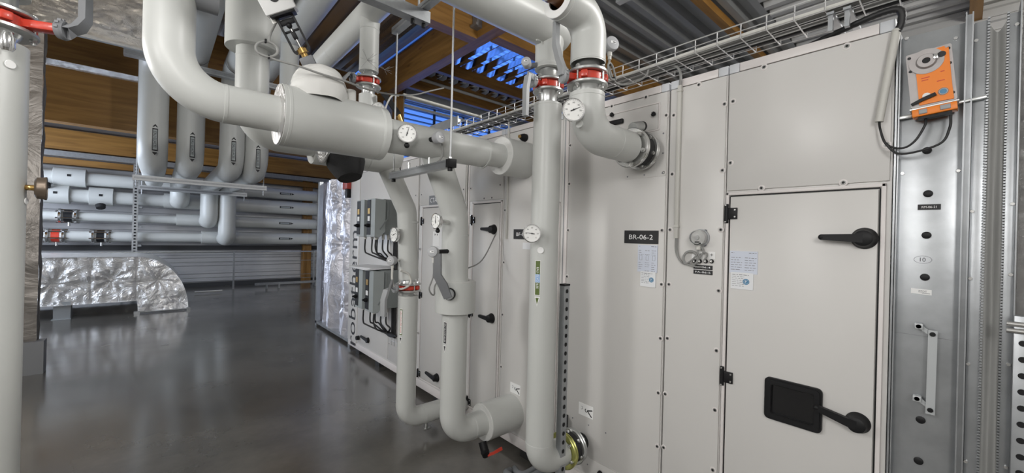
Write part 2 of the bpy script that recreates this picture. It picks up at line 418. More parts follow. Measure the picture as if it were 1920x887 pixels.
one('joist_hanger', jh, 'dark steel joist hanger where the two timber beams meet', 'bracket')

# ================================================================== AIR HANDLING UNIT
def screws(t, pts, par, out=.009):
    for Y, Z in pts:
        mb = MB(); mb.mat('panel_white').lathe(fp(Y, Z, out - .001), XM, [(0, .014), (.0015, .014), (.0022, .012), (.0022, .0085)], 18)
        mb.mat('screw_steel').lathe(fp(Y, Z, out), XM, [(0, .0088), (.003, .008), (.0034, .006), (.0030, .0048)], 16).mat('black').lathe(fp(Y, Z, out), XM, [(.0030, .0048), (.0012, .0042), (.0012, 0)], 12)
        t.part('screw', mb, par)
def panel_box(mb, y0, y1, z0, z1, out=.008, bev=.003, th=.02):
    return mb.bb((FX + th - out, y0, z0), (FX - out, y1, z1), bev)
def casing(y0, y1, caps=True):
    t = MB('panel').bb((FX, y0, .14), (FX + 1.15, y1, 2.385))
    r = MB('panel_white').bb((FX - .004, y0 + (.045 if caps else 0), 2.389), (FX + 1.15, y1 - (.045 if caps else 0), 2.428), .002)
    c = MB('cap_grey').bb((FX - .005, y0, 2.387), (FX + 1.15, y0 + .044, 2.43), .004).bb((FX - .005, y1 - .044, 2.387), (FX + 1.15, y1, 2.43), .004)
    b = MB('panel_white').bb((FX - .003, y0, .06), (FX + 1.15, y1, .138), .003)
    f = MB('rubber')
    n = max(1, int((y1 - y0) / .6))
    for k in range(n): f.bb((FX + .01, y0 + (k + .5) * (y1 - y0) / n - .06, 0), (FX + .25, y0 + (k + .5) * (y1 - y0) / n + .06, .06))
    return t, r, c, b, f
def ahu(label, y0, y1):
    t = Thing('air_handling_section', label, 'air handling unit', 'sections of the white air handling unit')
    a, r, c, b, f = casing(y0, y1)
    t.part('casing', a); t.part('top_rail', r); t.part('corner_cap', c); t.part('base_rail', b); t.part('foot_pads', f)
    return t
def door(t, y0, y1, z0, z1):
    fr = MB('panel_white'); g = .018
    for a, b, c, d in ((y0 - g, y0 - .004, z0 - g, z1 + g), (y1 + .004, y1 + g, z0 - g, z1 + g)): fr.bb((FX, a, c), (FX - .012, b, d), .003)
    fr.bb((FX, y0 - g, z1 + .004), (FX - .012, y1 + g, z1 + g), .003); fr.bb((FX, y0 - g, z0 - g), (FX - .012, y1 + g, z0 - .004), .003)
    fr.mat('black')
    fr.bb((FX, y0 - .005, z0), (FX - .003, y0 + .001, z1)); fr.bb((FX, y1 - .001, z0), (FX - .003, y1 + .005, z1)); fr.bb((FX, y0, z1 - .001), (FX - .003, y1, z1 + .005))
    t.part('door_frame', fr)
    return t.part('door', panel_box(MB('panel'), y0 + .003, y1 - .003, z0 + .003, z1 - .003, .012))
def hinge(t, d, Y, Z):
    h = MB('black').bb((FX - .012, Y - .038, Z - .026), (FX - .020, Y + .004, Z + .026), .002).cyl(fp(Y + .008, Z - .04, .018), fp(Y + .008, Z + .04, .018), .009, 14)
    h.bb((FX - .010, Y + .0, Z - .045), (FX - .017, Y + .018, Z + .045), .003).mat('steel')
    for dz in (-.016, .016): h.disc(fp(Y - .029, Z + dz, .020), XM, .0045, .002, 12)
    for dz in (-.039, .039): h.disc(fp(Y + .009, Z + dz, .026), XM, .004, .002, 12)
    t.part('hinge', h, d)
def handle(t, d, Y, Z, Y2, Z2, r=.036):
    h = MB('black').lathe(fp(Y, Z, .012), XM, [(0, r + .004), (.004, r + .004), (.010, r), (.028, r * .86), (.040, r * .8), (.044, r * .6), (.044, 0)], 32)
    e = fp(Y2, Z2, .05)
    h.bar([fp(Y, Z, .047), fp(Y + (Y2 - Y) * .25, Z + (Z2 - Z) * .2, .05), e], [.034, .03, .022], .018, XM)
    h.ball(e, .0115, 12, 8)
    t.part('handle', h, d)
def plate(t, Y, Z, w, h, body, par=None, m='ink', tm='ink_white', out=.0095, tw=.8, thh=.42, name='nameplate'):
    p = t.part(name, MB(m).bb((FX - out + .002, Y - w / 2, Z - h / 2), (FX - out - .002, Y + w / 2, Z + h / 2)), par)
    t.part('lettering', MB(tm).text(body, fp(Y, Z, out + .0026), UY, UZ, w * tw, h * thh), p if par is None else par)
def scribble(mb, Y0, Y1, Z, out, m='ink_grey', th=.0022):
    mb.mat(m); y = Y1
    while y > Y0:
        l = random.uniform(.006, .018); a = max(Y0, y - l)
        mb.bb((FX - out, a, Z - th / 2), (FX - out - .0004, y, Z + th / 2)); y = a - .004
def spec_sheet(t, Y0, Y1, Z0, Z1, sY0, sY1, sZ0, cols, par, seal, boxes=False):
    s = MB('paper_blue').bb((FX - .0085, Y0, Z0), (FX - .0145, Y1, Z1)); o = .0146
    scribble(s, Y0 + .005, Y0 + .035, Z1 - .008, o, 'ink'); scribble(s, Y1 - .018, Y1 - .006, Z1 - .008, o, 'ink_grey')
    z = Z1 - .03; w_ = (Y1 - Y0) / cols
    while z > Z0 + .006:
        if not (boxes and Z1 - .085 < z < Z1 - .055):
            for c in range(cols):
                if random.random() < .85: scribble(s, Y0 + c * w_ + .004 + random.uniform(0, .012), Y0 + (c + 1) * w_ - .006, z, o)
        z -= .011
    if boxes:
        s.mat('ink_grey')
        for c in range(3):
            y = Y0 + (c + .5) * w_; s.hollow(rrect(.016, .026, .002), rrect(.014, .024, .002), fp(y, Z1 - .07, o), UY, UZ, .0005)
    q = t.part('data_sheet', s, par, 'bluish printed data sheet')
    k = MB('paper').bb((FX - .0085, sY0, sZ0), (FX - .0150, sY1, Z0 + .004)); o = .0151
    for j in range(7): scribble(k, sY0 + (sY1 - sY0) * (.40 if j else .2), sY1 - .006, Z0 - .006 - j * .0085, o, 'ink' if j in (0,) else 'ink_grey', .0018)
    k.mat('ink_blue').ring(fp(seal, (Z0 + sZ0) / 2, o + .0006), XM, .010, .0135, .0012, 28, .0003).disc(fp(seal, (Z0 + sZ0) / 2, o), XM, .0088, .0008, 20, .0002)
    k.mat('ink_white').text('P', fp(seal, (Z0 + sZ0) / 2, o + .001), UY, UZ, .007, .010)
    t.part('approval_label', k, par, 'white label with a blue round seal')

# ---- section with the big door beside the galvanized damper
t = ahu('white unit section nearest the damper, big door with black porthole', .176, .743)
pt = MB('panel'); panel_box(pt, .182, .739, 1.838, 2.384); p = t.part('upper_panel', pt)
screws(t, [F(*q) for q in ((1589, 88), (1434, 127), (1376, 191), (1371, 306), (1429, 353), (1582, 343), (1668, 130), (1663, 272))], p)
d = door(t, .208, .724, .17, 1.812)
hinge(t, d, .727, 1.732); hinge(t, d, .729, .974)
handle(t, d, .247, 1.626, .37, 1.628); handle(t, d, .253, .932, .372, .958, .034)
wy, wz = .460, .936
wu = UY; fr = MB('black').hollow(rrect(.20, .176, .018), rrect(.148, .122, .008), fp(wy, wz, .011), UY, UZ, .014)
fr.hollow(rrect(.186, .162, .016), rrect(.152, .126, .008), fp(wy, wz, .025), UY, UZ, .004)
q = t.part('porthole_frame', fr, d); t.part('porthole_glass', MB('black_glass').prism(rrect(.152, .126, .008), fp(wy, wz, .0122), UY, UZ, .003), d)
a = F(1371, 470); b = F(1422, 515); c = F(1372, 540); e = F(1414, 540)
spec_sheet(t, b[0], a[0], b[1], a[1], e[0], c[0], c[1], 2, d, F(1401, 528)[0])
t.done()

# ---- section with the pressure switch
t = ahu('narrow white unit section with pressure switch and two small black plates', .747, 1.029)
pt = MB('panel'); panel_box(pt, .752, 1.025, .16, 2.384); p = t.part('panel', pt)
screws(t, [F(*q) for q in ((1312, 160), (1360, 196), (1356, 320), (1353, 431), (1349, 545), (1345, 657), (1342, 768), (1338, 880), (1265, 217), (1262, 327), (1258, 431), (1256, 533), (1253, 634), (1249, 738), (1246, 838))], p)
a = F(1319.5, 501); plate(t, a[0], a[1], .09, .020, 'FA-06-4', None); a = F(1319.5, 510); plate(t, a[0], a[1] - .001, .09, .020, 'FA-06-5', None)
tg = MB('white')
for x in (1305, 1315, 1336):
    a = F(x, 479); tg.bb((FX - .008, a[0] - .016, a[1] - .017), (FX - .0095, a[0] + .016, a[1] + .017))
g_ = t.part('port_tags', tg, None, 'small white paper tags marked plus and minus')
tl = MB('ink')
for x, s_ in ((1305, '-'), (1315, '+'), (1336, '+')):
    a = F(x, 478); tl.text(s_, fp(a[0], a[1], .0098), UY, UZ, .013, .002 if s_ == '-' else .013)
t.part('lettering', tl, g_)
for x in (1304, 1314, 1325, 1336):
    a = F(x, 490); n_ = MB('black').lathe(fp(a[0], a[1], .008), XM, [(0, .010), (.006, .010), (.006, .007), (.012, .007)], 16).mat('steel').lathe(fp(a[0], a[1], .02), XM, [(0, .007), (.006, .006), (.008, .003), (.008, 0)], 14)
    t.part('port_nipple', n_)
t.done()

# ---- section with the BR plate
t = ahu('white unit section marked BR-06-2 behind the thickest flanged pipe joints', 1.037, 1.712)
pt = MB('panel'); panel_box(pt, 1.043, 1.708, .27, 2.384); panel_box(pt, 1.043, 1.708, .16, .262); p = t.part('panel', pt)
sc = [F(*q) for q in ((1213, 183), (1149, 200), (1251, 217), (1246, 324), (1243, 432), (1242, 533), (1240, 634), (1236, 736), (1234, 836))] + [(1.70, z) for z in (.45, .75, 1.05, 1.35, 1.65, 1.95, 2.2)]
screws(t, sc, p)
plate(t, *[sum(x) / 2 for x in zip(F(1173, 434), F(1236, 456))], .206, .072, 'BR-06-2', None, tw=.7, thh=.36)
a = F(1199, 459); b = F(1234, 512); c = F(1203, 536); e = F(1231, 538)
spec_sheet(t, b[0], a[0], b[1], a[1], e[0], c[0], c[1], 3, None, F(1224, 523)[0], True)
# top access flap
fl = MB('panel_white').hollow(rrect(.47, .150, .004), rrect(.458, .138, .003), fp(1.318, 2.262, .008), UY, UZ, .005); t.part('flap_frame', fl)
fd = t.part('flap', MB('panel').prism(rrect(.452, .132, .003), fp(1.318, 2.262, .008), UY, UZ, .004))
for x, y in ((1152, 217), (1230, 216), (1152, 247)):
    a = F(x, y); k = MB('black').lathe(fp(a[0], a[1], .012), XM, [(0, .006), (.012, .006), (.012, .009), (.02, .009), (.022, .007), (.022, 0)], 16)
    for j in range(4): k.box(fp(a[0], a[1], .028) + V((0, math.cos(j * PI / 4) * 0, 0)), (.010, .026, .006), (V((1, 0, 0)), V((0, math.cos(j * PI / 4), math.sin(j * PI / 4))), V((0, -math.sin(j * PI / 4), math.cos(j * PI / 4)))), .002)
    t.part('knob', k, fd)
a = F(1154, 232); t.part('grip', MB('black').bb((FX - .012, a[0] - .068, a[1] - .014), (FX - .034, a[0] + .068, a[1] + .014), .008), fd)
sq = MB('panel').prism(rrect(.24, .24, .004), fp(1.165, 2.06, .008), UY, UZ, .0025); sb = t.part('connection_plate', sq)
for dy in (-.105, 0, .105):
    for dz in (-.105, 0, .105):
        if dy or dz: t.part('screw', MB('ink_grey').disc(fp(1.165 + dy, 2.06 + dz, .0105), XM, .0045, .003, 10), sb)
for dy in (-.125, 0, .125):
    for dz in (-.12, .12): t.part('screw', MB('ink_grey').disc(fp(1.50 + dy, .34 + dz, .008), XM, .0045, .003, 10), p)
def wrench(t, Y, Z, par=None):
    s = MB('white').bb((FX - .008, Y - .055, Z - .037), (FX - .0095, Y + .055, Z + .037)); q = t.part('warning_label', s, par)
    m_ = MB('ink'); o = .0098; c = fp(Y - .005, Z + .002, o)
    m_.prism([(.012 * math.cos(math.radians(x)), .012 * math.sin(math.radians(x))) for x in range(120, 301, 20)] + [(.007 * math.cos(math.radians(x)), .007 * math.sin(math.radians(x))) for x in range(300, 119, -20)], c, UY, UZ, .0005)
    for e in ((.044, .012), (.040, -.030)): m_.bar([c + V((-.0003, 0, 0)) + UY * .006, c + V((-.0003, 0, 0)) + UY * e[0] + UZ * e[1]], .007, .0006, XM)
    m_.mat('ink_grey').prism([(.010 * math.cos(math.radians(x)), .010 * math.sin(math.radians(x))) for x in range(-110, 111, 20)] + [(.0075 * math.cos(math.radians(x)), .0075 * math.sin(math.radians(x))) for x in range(110, -111, -20)], fp(Y + .032, Z + .008, o), UY, UZ, .0005)
    t.part('wrench_symbol', m_, q)
wrench(t, 1.523, .541)
a = F(1147, 884); t.part('drain_knob', MB('black').lathe(fp(1.40, .215, .008), XM, [(0, .008), (.01, .008), (.01, .016), (.022, .014), (.022, 0)], 18))
t.done()

# ---- narrow post between
one('panel_post', MB('panel_white').bb((FX - .006, 1.716, 0), (FX + 1.1, 1.742, 2.43), .003).mat('galv_dark').bb((FX - .002, 1.742, .06), (FX + 1.1, 1.752, 2.42)).mat('panel').bb((FX - .004, 1.752, .06), (FX + 1.1, 1.768, 2.43), .003),
    'thin white vertical joint strip right of the tall flanged pipe', 'trim strip')
# ---- section with BF plate
t = ahu('white unit section marked BF between door and tall pipe', 1.772, 2.352)
pt = MB('panel'); panel_box(pt, 1.90, 2.348, .16, 2.384); p = t.part('panel', pt)
screws(t, [(1.95, 2.345), (2.15, 2.345), (2.335, 2.1), (2.335, 1.8), (2.335, 1.4), (2.335, 1.0), (2.335, .6), (2.335, .3)], p)
dd = door(t, 1.795, 1.882, .17, 1.82)
plate(t, 2.125, 1.618, .206, .072, 'BF-06-2', None, tw=.7, thh=.36)
a = F(982, 455); b = F(1000, 468); t.part('data_sheet', MB('paper').bb((FX - .008, b[0], b[1]), (FX - .0095, a[0], a[1])))
k = MB('black').lathe(fp(2.127, 2.32, .008), XM, [(0, .028), (.02, .028), (.034, .024), (.05, .017), (.052, 0)], 24).mat('brass').lathe(fp(2.127, 2.32, .06), XM, [(0, .012), (.012, .012), (.012, 0)], 14)
t.part('black_plug', k); wrench(t, 2.17, .48)
t.done()
# ---- section with two handles
t = ahu('white unit section with hinged door carrying two black handles', 2.36, 2.812)
pt = MB('panel'); panel_box(pt, 2.366, 2.808, 1.89, 2.384); p = t.part('upper_panel', pt)
screws(t, [(2.4, 2.0), (2.79, 2.0), (2.5, 1.905), (2.6, 1.905), (2.79, 2.2), (2.4, 2.34), (2.6, 2.34)], p)
d = door(t, 2.392, 2.742, .17, 1.862)
for z in (1.73, .948, .199): hinge(t, d, 2.752, z)
handle(t, d, 2.462, 1.652, 2.575, 1.655); handle(t, d, 2.462, .950, 2.575, .955)
wrench(t, 2.66, .44, d)
one('panel_post', MB('panel_white').bb((FX - .006, 2.816, 0), (FX + 1.1, 2.838, 2.43), .003).mat('galv_dark').bb((FX - .002, 2.838, .06), (FX + 1.1, 2.848, 2.42)).mat('panel').bb((FX - .004, 2.848, .06), (FX + 1.1, 2.866, 2.43), .003),
    'thin white vertical joint strip left of the two handled door', 'trim strip')
t.done()
# ---- CTA section
t = ahu('white unit section marked CTA-06-2 behind the two elbowed pipes', 2.87, 3.69)
pt = MB('panel'); panel_box(pt, 2.876, 3.686, 1.89, 2.384); p = t.part('upper_panel', pt)
screws(t, [(3.64, 2.0), (3.64, 2.3), (3.3, 1.905), (3.15, 1.905), (3.655, 1.45), (3.655, 1.1), (3.655, .6), (2.9, 2.0), (2.89, 1.3), (2.89, .8)], p)
d = door(t, 2.92, 3.60, .17, 1.862)
for z in (1.731, .994, .205): hinge(t, d, 3.612, z)
handle(t, d, 3.255, .258, 3.40, .275)
plate(t, 3.335, 1.933, .30, .088, 'CTA-06-2', None, m='lever_dark', tw=.85, thh=.5)
a = F(820, 448); t.part('pictogram_label', MB('white').bb((FX - .012, a[0] - .06, a[1] - .07), (FX - .0135, a[0] + .06, a[1] + .07)).mat('ink').prism(circ(.012, 3), fp(a[0] - .02, a[1] + .04, .0137), UY, UZ, .0005).prism(circ(.012, 3), fp(a[0] + .02, a[1] + .04, .0137), UY, UZ, .0005), d)
t.done()
# ---- far section with boxes and lettering
t = ahu('far end white unit section with vertical black lettering and four control boxes', 3.705, 5.62)
pt = MB('panel'); panel_box(pt, 3.71, 4.34, .16, 2.384); panel_box(pt, 4.348, 5.28, .16, 2.384); p = t.part('panel', pt)
cp_ = t.part('corner_post', MB('panel').bb((FX + .01, 5.292, .14), (FX - .014, 5.618, 2.384), .004))
screws(t, [(3.76, z) for z in (.5, 1, 1.5, 2, 2.3)] + [(4.3, z) for z in (.35, .5)], p)
tb = MB('ink').text('robatherm', fp(5.455, .86, .0148), UZ, V((0, 1, 0)), 1.53, .245); t.part('lettering', tb, cp_)
hb = MB('black').lathe(fp(4.90, .262, .008), XM, [(0, .036), (.03, .03), (.035, 0)], 20).bar([fp(4.90, .262, .03), fp(5.06, .285, .045)], [.034, .022], .02, XM); t.part('handle', hb, p)
t.part('black_plug', MB('black').lathe(fp(5.21, .23, .008), XM, [(0, .028), (.04, .026), (.04, 0)], 18))
for z in (1.33, 1.285): t.part('marker_plate', MB('ink').bb((FX - .008, 3.72, z - .012), (FX - .0095, 3.79, z + .012)))
t.part('round_marker', MB('ink').disc(fp(3.95, 1.52, .008), XM, .05, .003, 24))
t.done()

# control boxes (variable speed drives)
def drive(y0, y1, z0, z1, xf, label):
    t = Thing('control_box', label, 'control box', 'grey control boxes on the far unit section')
    b = MB('box_grey').bb((1.995, y0 + .01, z0 + .03), (xf + .10, y1 - .01, z1), .006)
    t.part('housing', b)
    c = MB('box_light')
    poly = [(0, 0), (.10, 0), (.10, z1 - z0), (0, z1 - z0)]
    c.prism([(xf, z0), (xf + .055, z0 - .005), (xf + .115, z0 + .06), (xf + .115, z1 - .01), (xf, z1)], (0, y1, 0), (1, 0, 0), (0, 0, 1), (y1 - y0))
    t.part('cover', c)
    r_ = MB('box_grey').bar([(xf + .055, y0 - .003, z0 + .08), (xf + .14, y0 - .003, z0 + .20), (xf + .14, y0 - .003, z1 - .03)], .012, .006, (0, 1, 0)); t.part('cover_rib', r_)
    k = MB('black').bb((xf - .004, y1 - .10, z0 + .02), (xf + .001, y1 - .005, z1 - .01)); q = t.part('keypad_strip', k)
    t.part('display', MB('brass').bb((xf - .007, y1 - .085, z1 - .16), (xf - .004, y1 - .03, z1 - .10)).mat('white').bb((xf - .007, y1 - .085, z0 + .17), (xf - .004, y1 - .03, z0 + .22)), q)
    t.part('rotary_switch', MB('black').lathe((xf, y1 - .05, z0 + .12), XM, [(0, .02), (.03, .02), (.03, .012), (.05, .012), (.05, 0)], 14), q)
    for j, x in enumerate((.06, .14, .2)): t.part('cable_gland', MB('cable_white').cyl((xf + x, (y0 + y1) / 2, z0 + .03), (xf + x, (y0 + y1) / 2, z0 - .03), .016, 12))
    t.done()
drive(4.09, 4.30, 1.56, 1.965, 1.70, 'grey control box, near one of the upper pair')
drive(4.385, 4.595, 1.56, 1.965, 1.70, 'grey control box, far one of the upper pair')
drive(4.09, 4.30, .76, 1.20, 1.70, 'grey control box, near one of the lower pair')
drive(4.385, 4.595, .76, 1.20, 1.70, 'grey control box, far one of the lower pair')
pp = MB('paper')
for k in range(4): pp.box((1.78, 4.36 + .02 * k, 1.212 + .005 * k), (.28, .42, .004), (V((math.cos(.1 * k), math.sin(.1 * k), .03)), V((-math.sin(.1 * k), math.cos(.1 * k), 0)), V((0, 0, 1))))
one('papers', pp, 'loose stack of papers lying on the lower control boxes', 'papers')
wt_ = MB('wire')
for y in (4.10, 4.17, 4.24): wt_.cyl((1.985, y, .35), (1.985, y, 2.42), .003, 6)
z = .4
while z < 2.4: wt_.cyl((1.985, 4.09, z), (1.985, 4.25, z), .003, 6); z += .1
one('cable_tray', wt_, 'vertical wire cable tray on the wall behind the control boxes', 'cable tray')
for k, (x, y) in enumerate(((1.972, 4.13), (1.972, 4.16), (1.972, 4.20))):
    one('cable', MB('cable_black').tube(smooth_path([(x, y, .45), (x, y + .01, 1.0), (x, y, 1.6), (x, y, 2.40)]), .011, 8), ('black cable strapped to the vertical wire tray', 'black cable strapped to the vertical wire tray', 'black cable strapped to the vertical wire tray')[k], 'cable', 'black cables on the vertical tray')
for zz, nm in ((1.53, 'upper'), (.73, 'lower')):
    for k, (x, y) in enumerate(((1.76, 4.20), (1.84, 4.20), (1.90, 4.20), (1.76, 4.49), (1.84, 4.49), (1.90, 4.49))):
        one('cable', MB('cable_black').tube(smooth_path([(x, y, zz), (x, y, zz - .10 - .01 * k), (x + .03, y - .04, zz - .17), (1.93, 4.2, zz - .22 - .008 * k), (1.955, 4.10 - .01 * k, zz - .24)]), .009, 8),
            'black cable looping below the %s pair of control boxes' % nm, 'cable', 'black cables under the %s control boxes' % nm)

# ================================================================== PIPE FITTINGS
def seam(t, p, d, r): t.part('jacket_seam', MB('jacket').ring(p, d, r - .004, r + .0012, .014, 40, .001))
def flange_set(mb, c, d, r, t=.014, bolts=4, rb=.009, gap=.06, ph=.4, m='zinc'):
    pass
def valve(label, c, rf, neck, lever_pts, lw, lm='lever', gap=.05, rpipe=.05, nlen=.10, lt=.02):
    c = V(c); t = Thing('butterfly_valve', label, 'valve')
    for s_ in (-1, 1):
        f = MB('zinc').ring(c + UZ * (s_ * gap / 2), UZ, rpipe * .8, rf, .014, 44, .003)
        f.lathe(c + UZ * (s_ * gap / 2), UZ * s_, [(0, rpipe + .014), (.012, rpipe + .010), (.030, rpipe), (.062, rpipe)], 32)
        t.part('flange', f)
    n = V(neck).normalized()
    b = MB('red').ring(c, UZ, rpipe * .8, rf * .82, gap - .016, 40, .006)
    b.box(c + n * (rf * .82 + nlen * .25), (nlen, .045, .03), (n, UZ.cross(n), UZ), .008)
    for k in range(4):
        a = .5 + k * PI / 2; b.box(c + V((math.cos(a), math.sin(a), 0)) * rf * .84, (.03, .03, .03), (V((math.cos(a), math.sin(a), 0)), V((-math.sin(a), math.cos(a), 0)), UZ), .005)
    t.part('body', b)
    for k in range(4):
        a = .1 + k * PI / 2; q = c + V((math.cos(a), math.sin(a), 0)) * rf * .86
        bo = MB('steel').cyl(q - UZ * (gap / 2 + .026), q + UZ * (gap / 2 + .022), .0055, 10)
        for s_ in (-1, 1): bo.cyl(q + UZ * (s_ * (gap / 2 + .007)), q + UZ * (s_ * (gap / 2 + .018)), .011, 6)
        t.part('bolt', bo)
    hub = c + n * (rf * .82 + nlen * .75); v_ = UZ.cross(n)
    h = MB(lm).lathe(hub, n, [(-.012, .018), (-.012, .030), (.004, .034), (.012, .030), (.012, 0)], 20)
    for k in range(7):
        a = PI * k / 6; h.box(hub + (UZ * math.sin(a) + v_ * math.cos(a)) * .034, (.010, .008, .008), (n, v_, UZ))
    hh = t.part('notch_plate', h)
    pts = [hub + n * .014] + [hub + V(p) for p in lever_pts]
    l = MB(lm).bar(pts, lw, lt, n.cross(V((pts[-1] - pts[0]).normalized())).cross((pts[-1] - pts[0]).normalized()) if False else n)
    t.part('lever', l)
    t.done(); return hub
def thermometer(label, c, n, r, end, ang=60, tag=False, sr=.010, knob=False, back='chrome'):
    c = V(c); n = V(n).normalized(); t = Thing('dial_thermometer', label, 'thermometer', None)
    u = UZ.cross(n).normalized(); v = n.cross(u)
    t.part('case', MB(back).lathe(c, n, [(-.022, 0), (-.022, r * .72), (-.016, r * .95), (0, r), (.004, r * 1.04), (.007, r * 1.03), (.008, r * .93), (.004, r * .9)], 40))
    d = t.part('dial', MB('dial').disc(c + n * .002, n, r * .92, .0025, 40, .0005))
    mk = MB('ink')
    for k in range(25):
        a = math.radians(-135 + 270 * k / 24) + PI / 2; e = (.80 if k % 4 == 0 else .84)
        dv = u * math.cos(a) + v * math.sin(a); mk.box(c + n * .0049 + dv * r * (e + .88) / 2, (r * (.88 - e), r * .016, .0006), (dv, n.cross(dv), n))
        if k % 4 == 0: mk.text(str(20 * (k // 4)), c + n * .0052 + dv * r * .64, u, v, r * (.11 if k < 4 else .2) if k else r * .09, r * .13)
    t.part('scale', mk, d)
    a = math.radians(ang); dv = u * math.cos(a) + v * math.sin(a)
    t.part('needle', MB('ink').bar([c + n * .0065 - dv * r * .3, c + n * .0065, c + n * .0065 + dv * r * .72], [r * .09, r * .08, r * .02], .001, n).disc(c + n * .0055, n, r * .08, .003, 14), d)
    e = V(end); b = c - n * .02
    t.part('stem', MB('brass' if back == 'bronze_dark' else 'steel').tube(fillet([b, b - n * .015, e], .01) if (e - b).normalized().dot(-n) < .98 else [b, e], sr, 12))
    if knob: t.part('test_knob', MB('black').ball(c - UZ * (r * 1.25) - n * .012, r * .30, 14, 8).cyl(c - UZ * r * .9 - n * .014, c - UZ * r * 1.2 - n * .014, r * .14, 10))
    t.done()
def sensor(label, c, ax, r, end, gland=True, sleeve=None):
    c = V(c); ax = V(ax).normalized(); t = Thing('temperature_sensor', label, 'sensor')
    t.part('head', MB('sensor').lathe(c, ax, [(-.026, 0), (-.026, r * .55), (-.016, r * .9), (.012, r), (.020, r * 1.02), (.026, r * .94), (.029, r * .6), (.029, 0)], 28))
    u = UZ.cross(ax).normalized(); v = ax.cross(u)
    t.part('badge', MB('ink_white').box(c + ax * .0295, (r * .8, r * .34, .001), (u, v, ax)).mat('ink').box(c + ax * .0302 + u * r * .12, (r * .42, r * .13, .001), (u, v, ax)))
    e = V(end); t.part('well', MB(sleeve or 'steel').tube([c - ax * .02, e], .0135 if sleeve else .010, 14))
    if gland: t.part('cable_gland', MB('cable_white').cyl(c - UZ * r * .8, c - UZ * (r + .016), .011, 12).cyl(c - UZ * (r + .016), c - UZ * (r + .034), .0085, 10))
    t.done(); return c - UZ * (r + .034)
def vcam(x, y): return math.atan2(-y, -x)           # direction from a pipe towards the camera
def pipe_patch(mb, x, y, r, z0, z1, half, ang, n=8):
    vs = []
    for k in range(n + 1):
        a = ang + (-half + 2 * half * k / n) / r
        for z in (z0, z1): vs.append((x + r * math.cos(a), y + r * math.sin(a), z))
    return mb.add(vs, [(2 * k, 2 * k + 2, 2 * k + 3, 2 * k + 1) for k in range(n)])
def pipe_tri(mb, x, y, r, z0, z1, half, ang, m_in):
    P_ = lambda h, z, rr: (x + rr * math.cos(ang + h / r), y + rr * math.sin(ang + h / r), z)
    mb.add([P_(-half, z1, r), P_(0, z1, r), P_(half, z1, r), P_(0, z0, r)], [(0, 1, 3), (1, 2, 3)])
    mb.mat(m_in).add([P_(-half * .6, z1 - .006, r + .0006), P_(0, z1 - .006, r + .0006), P_(half * .6, z1 - .006, r + .0006), P_(0, z0 + .012, r + .0006)], [(0, 1, 3), (1, 2, 3)])
def pipe_text(mb, body, x, y, r, zc, length, height, ang):
    return mb.text(body, (0, 0, 0), UZ, UZ, length, height, lambda a, b: V((x + r * math.cos(ang + b / r), y + r * math.sin(ang + b / r), zc - a)))

# ================================================================== PIPES NEAR THE UNIT
# --- tall pipe on the right (lower end flanged to the unit)
PX, PY = 1.612, 1.547
t = Thing('insulated_pipe', 'tall grey insulated pipe with green and blue flow label', 'pipe')
b = t.part('jacket', MB('jacket').tube(fillet([(PX, PY, 2.335), (PX, PY, .345), (1.80, PY, .345)], .105, 12), .0775, 40))
seam(t, (PX, PY, 2.33), UZ, .0775); seam(t, (PX, PY, .46), UZ, .0775)
t.part('steel_neck', MB('steel').cyl((PX, PY, 2.33), (PX, PY, 2.40), .046, 28))
an = vcam(PX, PY) - .42; r_ = .0783
lb = MB('white'); pipe_patch(lb, PX, PY, r_, 1.285, 1.475, .0165, an); pipe_tri(lb, PX, PY, r_, 1.225, 1.278, .0165, an, 'green')
lb.mat('green'); pipe_patch(lb, PX, PY, r_ + .0006, 1.288, 1.472, .0135, an); lb.mat('sky_label'); pipe_patch(lb, PX, PY, r_ + .0009, 1.355, 1.40, .0136, an)
q = t.part('flow_label', lb); t.part('lettering', pipe_text(MB('ink_white'), 'EAU GLYCOLEE', PX, PY, r_ + .0014, 1.38, .115, .0125, an), q)
t.part('round_sticker', MB('white').disc((1.541, 1.505, 1.53), (-.85, -.53, 0), .018, .003, 20))
t.done()
# flexible joint low
def flex_joint(label, p0, p1, r, m1, m2, rub, back=.07, rs=.62):
    p0, p1 = V(p0), V(p1); d = (p1 - p0).normalized(); L = (p1 - p0).length
    t = Thing('flexible_joint', label, 'pipe joint')
    for q, m_, k in ((p0 + d * .012, m1, 'flange'), (p1 - d * back, m2, 'flange')): t.part(k, MB(m_).ring(q, d, r * .55, r, .016, 48, .004).ring(q + d * .020, d, r * .5, r * .96, .012, 48, .004))
    t.part('rubber_bellows', MB('rubber').lathe(p0 + d * .03, d, [(0, r * .6), (0, r * .84), (.012, r * .8), ((L - back - .05) * .5, r * rub), (L - back - .052, r * .8), (L - back - .04, r * .84), (L - back - .04, r * .6)], 40))
    t.part('stub', MB('rubber').lathe(p1, -d, [(0, 0), (0, r * rs * 1.12), (.012, r * rs * 1.12), (.014, r * rs), (back, r * rs), (back, 0)], 32))
    u, w, _ = frame(d)
    for k in range(6):
        a = .3 + k * PI / 3; o = (u * math.cos(a) + w * math.sin(a)) * r * .83
        t.part('bolt', MB('steel').cyl(p0 + d * -.018 + o, p0 + d * .045 + o, .006, 8).cyl(p0 + d * -.012 + o, p0 + d * .002 + o, .011, 6))
        t.part('bolt', MB('steel').cyl(p1 - d * (back + .03) + o, p1 - d * (back - .035) + o, .006, 8).cyl(p1 - d * (back + .028) + o, p1 - d * (back + .014) + o, .011, 6))
    t.done()
flex_joint('yellow zinc flanged rubber joint low beside the perforated post', (1.80, PY, .345), (1.994, PY, .345), .105, 'gold_zinc', 'zinc', .60, .10, .42)
t = Thing('wall_bracket', 'small galvanized bracket with red clip behind the perforated post', 'bracket')
